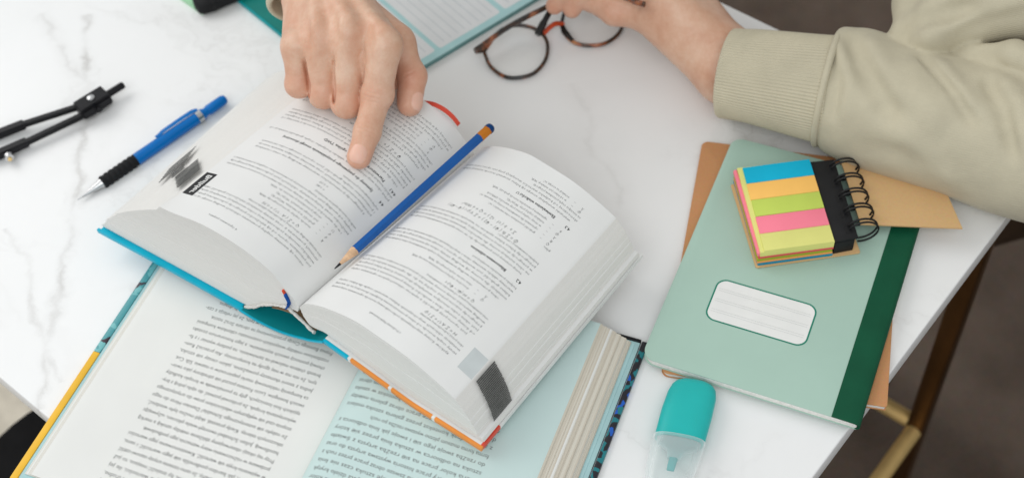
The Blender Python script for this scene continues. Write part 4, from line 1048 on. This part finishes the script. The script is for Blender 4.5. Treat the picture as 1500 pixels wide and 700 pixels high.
LW = (178.3, 738.1, 34.0); LF = (257.3, 685.4, 40.0); LE = (417.1, 573.0, 54.0)
LK = dict(a=(140.5, 776.8, 62.0), b=(131.7, 776.7, 54.0), c=(123.8, 779.8, 45.0))
def hand_l(P):
    palm = cone(P, LW, LK['a'], 21, 15)
    palm = smin(palm, cone(P, A3(LW) + A3((-3, -8, -5)), LK['b'], 18, 14), 10)
    palm = smin(palm, cone(P, A3(LW) + A3((-6, -12, -8)), LK['c'], 15.5, 12.5), 9)
    palm = smin(palm, cone(P, A3(LW) + A3((0, 12, 0)), (145.6, 811.5, 62.0), 18, 14), 10)
    palm = smin(palm, smin(cone(P, LW, LF, 21, 27), cone(P, A3(LW) + A3((-2, -10, -8)), LF, 18, 24), 8), 12)
    palm = smin(palm, cone(P, A3(LF), A3(LE), 27, 33), 10)
    # ulnar wrist bone
    palm = smin(palm, cone(P, (169.0, 728.0, 38.0), (167.7, 725.7, 36.0), 13, 12), 8)
    tot = palm
    for p, r in (([(118.3, 786.3, 44.0), (97.8, 794.5, 42.0), (81.4, 813.3, 40.0), (73.8, 823.4, 42.0)], [12.0, 10.5, 9.0, 8.0]),
                 ([(116.5, 794.7, 58.0), (89.1, 812.0, 56.0), (71.8, 815.0, 44.0), (65.7, 810.9, 34.0)], [11.5, 10.2, 8.8, 7.4]),
                 ([(120.1, 802.6, 66.0), (87.1, 817.7, 64.0), (63.5, 818.8, 46.0), (52.0, 816.8, 34.0)], [11.5, 10.2, 8.8, 7.2]),
                 ([(150.7, 827.0, 62.0), (120.6, 846.1, 60.0), (87.5, 846.5, 46.0), (69.0, 841.8, 38.0)], [12.5, 11, 9.8, 8.4])):
        d = chain(P, p, r, 4.0); tot = smin(tot, smin(palm, d, 7), 1.2)
    return tot
V2, F2 = field_mesh(hand_l, (20, 560, 0), (420, 900, 112), 1.3)
# hidden under the clothes: arms, trunk and neck in one coarse surface
PC = TC + TE * 20 + TG * 175
def trunk_axis(e, g, z): return tuple(TC + TE * e + TG * g + A3((0, 0, z)))
SH_L, SH_R, NK = trunk_axis(200, 150, 350), trunk_axis(-190, 190, 350), trunk_axis(10, 170, 400)
def trunk(P):
    d = smin(cone(P, trunk_axis(60, 235, -110), trunk_axis(40, 215, 250), 118, 122), cone(P, SH_L, SH_R, 55, 55), 60)
    d = smin(d, cone(P, NK, trunk_axis(10, 160, 470), 55, 52), 30)
    d = smin(d, chain(P, [SH_L, tuple(A3(SH_L) * 0.4 + A3(LE) * 0.6 + A3((40, 0, 0))), LE], [46, 40, 34], 20), 20); d = smin(d, cone(P, SH_R, FA2, 48, 36), 20)
    return d
V3, F3 = field_mesh(trunk, (-420, 520, -380), (860, 1150, 560), 9)
V = np.vstack([V1, V2, V3]); F = np.vstack([F1, F2 + len(V1), F3 + len(V1) + len(V2)])
Vf = V.astype(np.float32)
flush = np.zeros(len(V)); nail = np.zeros(len(V))
def blob(c, s): return np.exp(-(np.linalg.norm(V - A3(c), axis=1) / s) ** 2)
for f, (p, r) in FI.items():
    flush = np.maximum(flush, 0.38 * blob(p[1], 11)); flush = np.maximum(flush, (0.45 if f in ('index', 'thumb') else 0.22) * blob(p[3], 11))
    flush = np.maximum(flush, 0.40 * blob(p[2], 7))
flush = np.maximum(flush, 0.35 * blob((A3(FI['thumb'][0][2]) + A3(FI['thumb'][0][3])) / 2, 22))
for c in ((65.7, 810.9, 34.0), (52.0, 816.8, 34.0), (81.4, 813.3, 40.0), (97.8, 794.5, 42.0)): flush = np.maximum(flush, 0.35 * blob(c, 14))
for nm, X, Y, Z in (('index', TIPX, TIPY, TIPZ), ('thumb', TH_X, TH_Y, TH_Z)):
    e = nail_mask(Vf, FI[nm][0][3], X, Y, Z, FI[nm][1][3]); near = np.linalg.norm(V - A3(FI[nm][0][3]), axis=1) < 13
    k = np.clip((1.02 - e) / 0.08, 0, 1) * near; nail = np.maximum(nail, k); flush = flush * (1 - k)
mesh('body', V, F, 'skin', person, True, True, {'flush': ('POINT', flush), 'nail': ('POINT', nail)})

# sweatshirt: sleeves with soft folds, and the trunk behind
LC0, LC1 = A3((173.5, 722.0, 36.5)), A3((243.0, 689.0, 44.5)); LAX = (LC1 - LC0) / np.linalg.norm(LC1 - LC0)
def fore_base(P):
    d = chain(P, [tuple(LC1 - LAX * 12), (282.4, 664.9, 42.0), (326.0, 641.9, 43.0), (366.7, 615.1, 45.0), (417.2, 573.9, 55.0)], [40.5, 41, 42, 44, 52], 30)
    d = smin(d, cone(P, tuple(LC1 + A3((5, 9, 5))), (267.3, 696.3, 52.0), 35, 30), 16)
    cut = -((P - LC1.astype(np.float32)) @ LAX.astype(np.float32)); return smax(d, cut, 7)
FORE = [(snap(fore_base, p), a, g_) for p, a, g_ in (
    ([(257.6, 706.1, 80.0), (259.4, 673.7, 84.0), (266.7, 642.4, 82.0), (273.0, 616.6, 74.0)], 5.0, 8),
    ([(264.1, 702.4, 84.0), (269.8, 662.8, 88.0), (280.9, 619.1, 84.0)], -3.0, 9),
    ([(243.3, 698.2, 84.0), (238.2, 657.6, 84.0), (234.6, 638.1, 56.0)], 2.2, 6),
    ([(250.1, 697.3, 84.0), (244.8, 656.7, 84.0), (240.3, 637.3, 56.0)], -2.0, 6),
    ([(297.5, 674.0, 84.0), (304.9, 652.0, 86.0), (314.6, 630.2, 84.0), (328.8, 604.7, 72.0)], 4.2, 4.2),
    ([(304.2, 669.0, 88.0), (313.0, 639.0, 90.0), (324.9, 610.1, 84.0)], -3.2, 7),
    ([(282.7, 672.0, 88.0), (289.8, 636.2, 88.0), (301.2, 601.6, 76.0)], -2.4, 11),
    ([(251.3, 640.2, 44.0), (283.5, 617.0, 52.0), (327.1, 597.7, 48.0)], 1.6, 10),
    ([(335.8, 644.4, 84.0), (342.1, 614.2, 84.0), (352.5, 583.7, 64.0)], 3.6, 6),
    ([(344.4, 642.6, 86.0), (352.0, 612.9, 84.0), (362.3, 580.7, 66.0)], -3.0, 7),
    ([(268.7, 627.3, 70.0), (290.1, 608.2, 56.0), (323.0, 594.4, 40.0)], -1.8, 9))]
def sweater_l(P):
    d = fore_base(P)
    for p, a, g_ in FORE: d = fold(P, d, p, a * 1.75, g_)
    return d
def lobe_base(P):
    d = chain(P, [(297.2, 699.1, 80.0), (312.5, 692.9, 88.0), (346.1, 702.3, 100.0), (376.5, 701.4, 115.0), (427.7, 683.6, 150.0)], [9, 17, 26, 35, 50], 12)
    return smin(d, chain(P, [(297.9, 701.9, 80.0), (316.7, 726.1, 86.0), (348.0, 747.8, 105.0)], [9, 20, 42], 12), 10)
LOBE = [(snap(lobe_base, p), a, g_) for p, a, g_ in (
    ([(288.0, 690.6, 84.0), (294.6, 691.2, 92.0), (303.9, 689.8, 104.0), (322.5, 683.2, 118.0), (337.6, 675.1, 126.0)], 6.5, 6),
    ([(294.8, 678.6, 92.0), (311.3, 671.3, 110.0), (334.4, 662.7, 124.0), (363.8, 649.5, 140.0)], -2.6, 7),
    ([(320.4, 665.4, 104.0), (337.6, 656.3, 122.0), (366.4, 640.2, 136.0)], 2.2, 6),
    ([(298.1, 706.2, 100.0), (317.4, 699.4, 118.0), (345.1, 679.2, 140.0)], -3.0, 8))]
def sweater_t(P):
    d = smin(cone(P, trunk_axis(60, 235, -140), trunk_axis(40, 215, 250), 150, 150), cone(P, SH_L, SH_R, 75, 75), 60)
    d = smin(d, chain(P, [SH_L, tuple(A3(SH_L) * 0.4 + A3(LE) * 0.6 + A3((40, 0, 0))), tuple(A3(LE) + A3((30, -10, 0)))], [74, 58, 50], 30), 30)
    q = lobe_base(P)
    for p, a, g_ in LOBE: q = fold(P, q, p, a * 1.3, g_)
    return smin(d, q, 6)
def sweater_f(P):
    a = chain(P, [(322.8, 676.6, 78.0), (337.7, 671.2, 84.0), (351.2, 659.2, 86.0), (360.7, 638.4, 84.0), (367.3, 598.7, 80.0)], [4, 8.0, 9.5, 10.5, 13], 8)
    b = chain(P, [(325.1, 669.4, 76.0), (339.2, 658.0, 82.0), (346.1, 640.4, 84.0), (351.3, 605.8, 78.0)], [3, 6.0, 7.5, 9], 8)
    c = chain(P, [(340.9, 668.1, 92.0), (359.3, 654.0, 98.0), (378.3, 632.8, 98.0), (396.4, 603.3, 98.0)], [4, 9, 12, 16], 8)
    return smin(smin(a, b, 1.0), c, 1.0)
def sleeve_r(P):
    c0 = A3(RC1); d = chain(P, [tuple(c0), tuple(A3(FA2)), SH_R], [43, 56, 74], 30)
    x = A3(FA2) - c0; x /= np.linalg.norm(x)
    return smax(d, -((P - c0.astype(np.float32)) @ x.astype(np.float32)), 9)
RC0 = A3((-123.1, 759.7, 107.0)); RC1 = A3((-117.8, 854.0, 146.0)); RAX = (RC1 - RC0) / np.linalg.norm(RC1 - RC0)
def sweater(P):
    d = smin(sweater_l(P), sweater_f(P), 2)
    d = smin(d, sweater_t(P), 1.2)
    return np.minimum(d, sleeve_r(P))
V1, F1 = field_mesh(sweater, (200, 490, -4), (530, 900, 300), 1.9)
keep = (V1[F1][:, :, 1].max(1) < 893) & (V1[F1][:, :, 0].max(1) < 523) & (V1[F1][:, :, 2].max(1) < 293)
V2, F2 = field_mesh(sweater, (-330, 500, -330), (900, 1180, 560), 8)
c2 = V2[F2].mean(1)
inside = (c2[:, 0] > 206) & (c2[:, 0] < 515) & (c2[:, 1] > 500) & (c2[:, 1] < 885) & (c2[:, 2] > -20) & (c2[:, 2] < 285)
Fs = np.vstack([F1[keep], F2[~inside] + len(V1)])
sw = mesh('sweatshirt', np.vstack([V1, V2]), Fs, 'sweat', person, True, True)

def cuff(name, c0, c1, r0, r1, ribs, roll, zmin=0.6):
    """ribbed tube with a turned hem at the wrist end, hollow"""
    ax_ = (c1 - c0) / np.linalg.norm(c1 - c0); L = np.linalg.norm(c1 - c0)
    h = np.cross(ax_, [0, 0, 1.0]); h /= np.linalg.norm(h); v = np.cross(h, ax_)
    n = ribs * 6; prof = [(2.5, -3.2), (0.8, -2.6), (0.0, -1.3), (0.6, 0.0), (2.4, 0.7)] + [(t, 0.7) for t in np.linspace(6, L, 26)]
    V = []; F = []
    for k, (t, dr) in enumerate([(L * 0.55, -3.6)] + prof):
        R = r0 + (r1 - r0) * (max(t, 0) / L) ** 1.3
        amp = 0.42 if k > 3 else 0.15
        for i in range(n):
            a = 2 * math.pi * i / n
            rr = R + dr + amp * math.cos(ribs * a) + 1.4 * math.sin(2 * a + 0.7) * t / L + 0.9 * math.sin(3 * a + t * 0.045) * min(1, t / 20)
            p = c0 + ax_ * t + (h * math.cos(a) * 1.03 + v * math.sin(a) * 0.95) * rr
            if zmin is not None: p[2] = max(p[2], zmin + 0.04 * rr * 0)
            V.append(p)
    m = len(prof) + 1
    for j in range(m - 1):
        for i in range(n): F.append((j * n + i, j * n + (i + 1) % n, (j + 1) * n + (i + 1) % n, (j + 1) * n + i))
    o = mesh(name, np.array(V), np.array(F), 'rib', person, True, True)
    return o
cuff('cuff', LC0, LC1 + LAX * 6, 33.5, 41.0, 96, 0)
cuff('cuff', RC0, RC1 + RAX * 8, 38.0, 43.5, 96, 0, None)
# rolled seam where cuff and sleeve meet
h = np.cross(LAX, [0, 0, 1.0]); h /= np.linalg.norm(h); v = np.cross(h, LAX)
tube('cuff_seam', [LC1 + LAX * (1.0 + 3 * math.sin(a)) + (h * math.cos(a) * 42.6 + v * math.sin(a) * 41.2) * 1.0 for a in np.linspace(0, 2 * math.pi, 60, endpoint=False)], 2.6, 'sweat', person, 10, True, closed=True, up=tuple(LAX))

def legs(P):
    d = smin(cone(P, trunk_axis(-50, 265, -250), trunk_axis(-180, 20, -235), 84, 66), cone(P, trunk_axis(140, 265, -250), trunk_axis(260, 60, -235), 84, 60), 30)
    d = smin(d, cone(P, trunk_axis(-180, 20, -235), trunk_axis(-170, 190, -690), 62, 48), 20)
    d = smin(d, cone(P, trunk_axis(260, 60, -235), trunk_axis(260, 230, -690), 58, 46), 20)
    d = smin(d, chain(P, [trunk_axis(-150, 60, -178), trunk_axis(-60, 200, -150)], [14, 20], 10), 22)
    return d
V1, F1 = field_mesh(legs, (0, 250, -745), (960, 1150, -100), 7)
mesh('trousers', V1, F1, 'trouser', person, True, True)
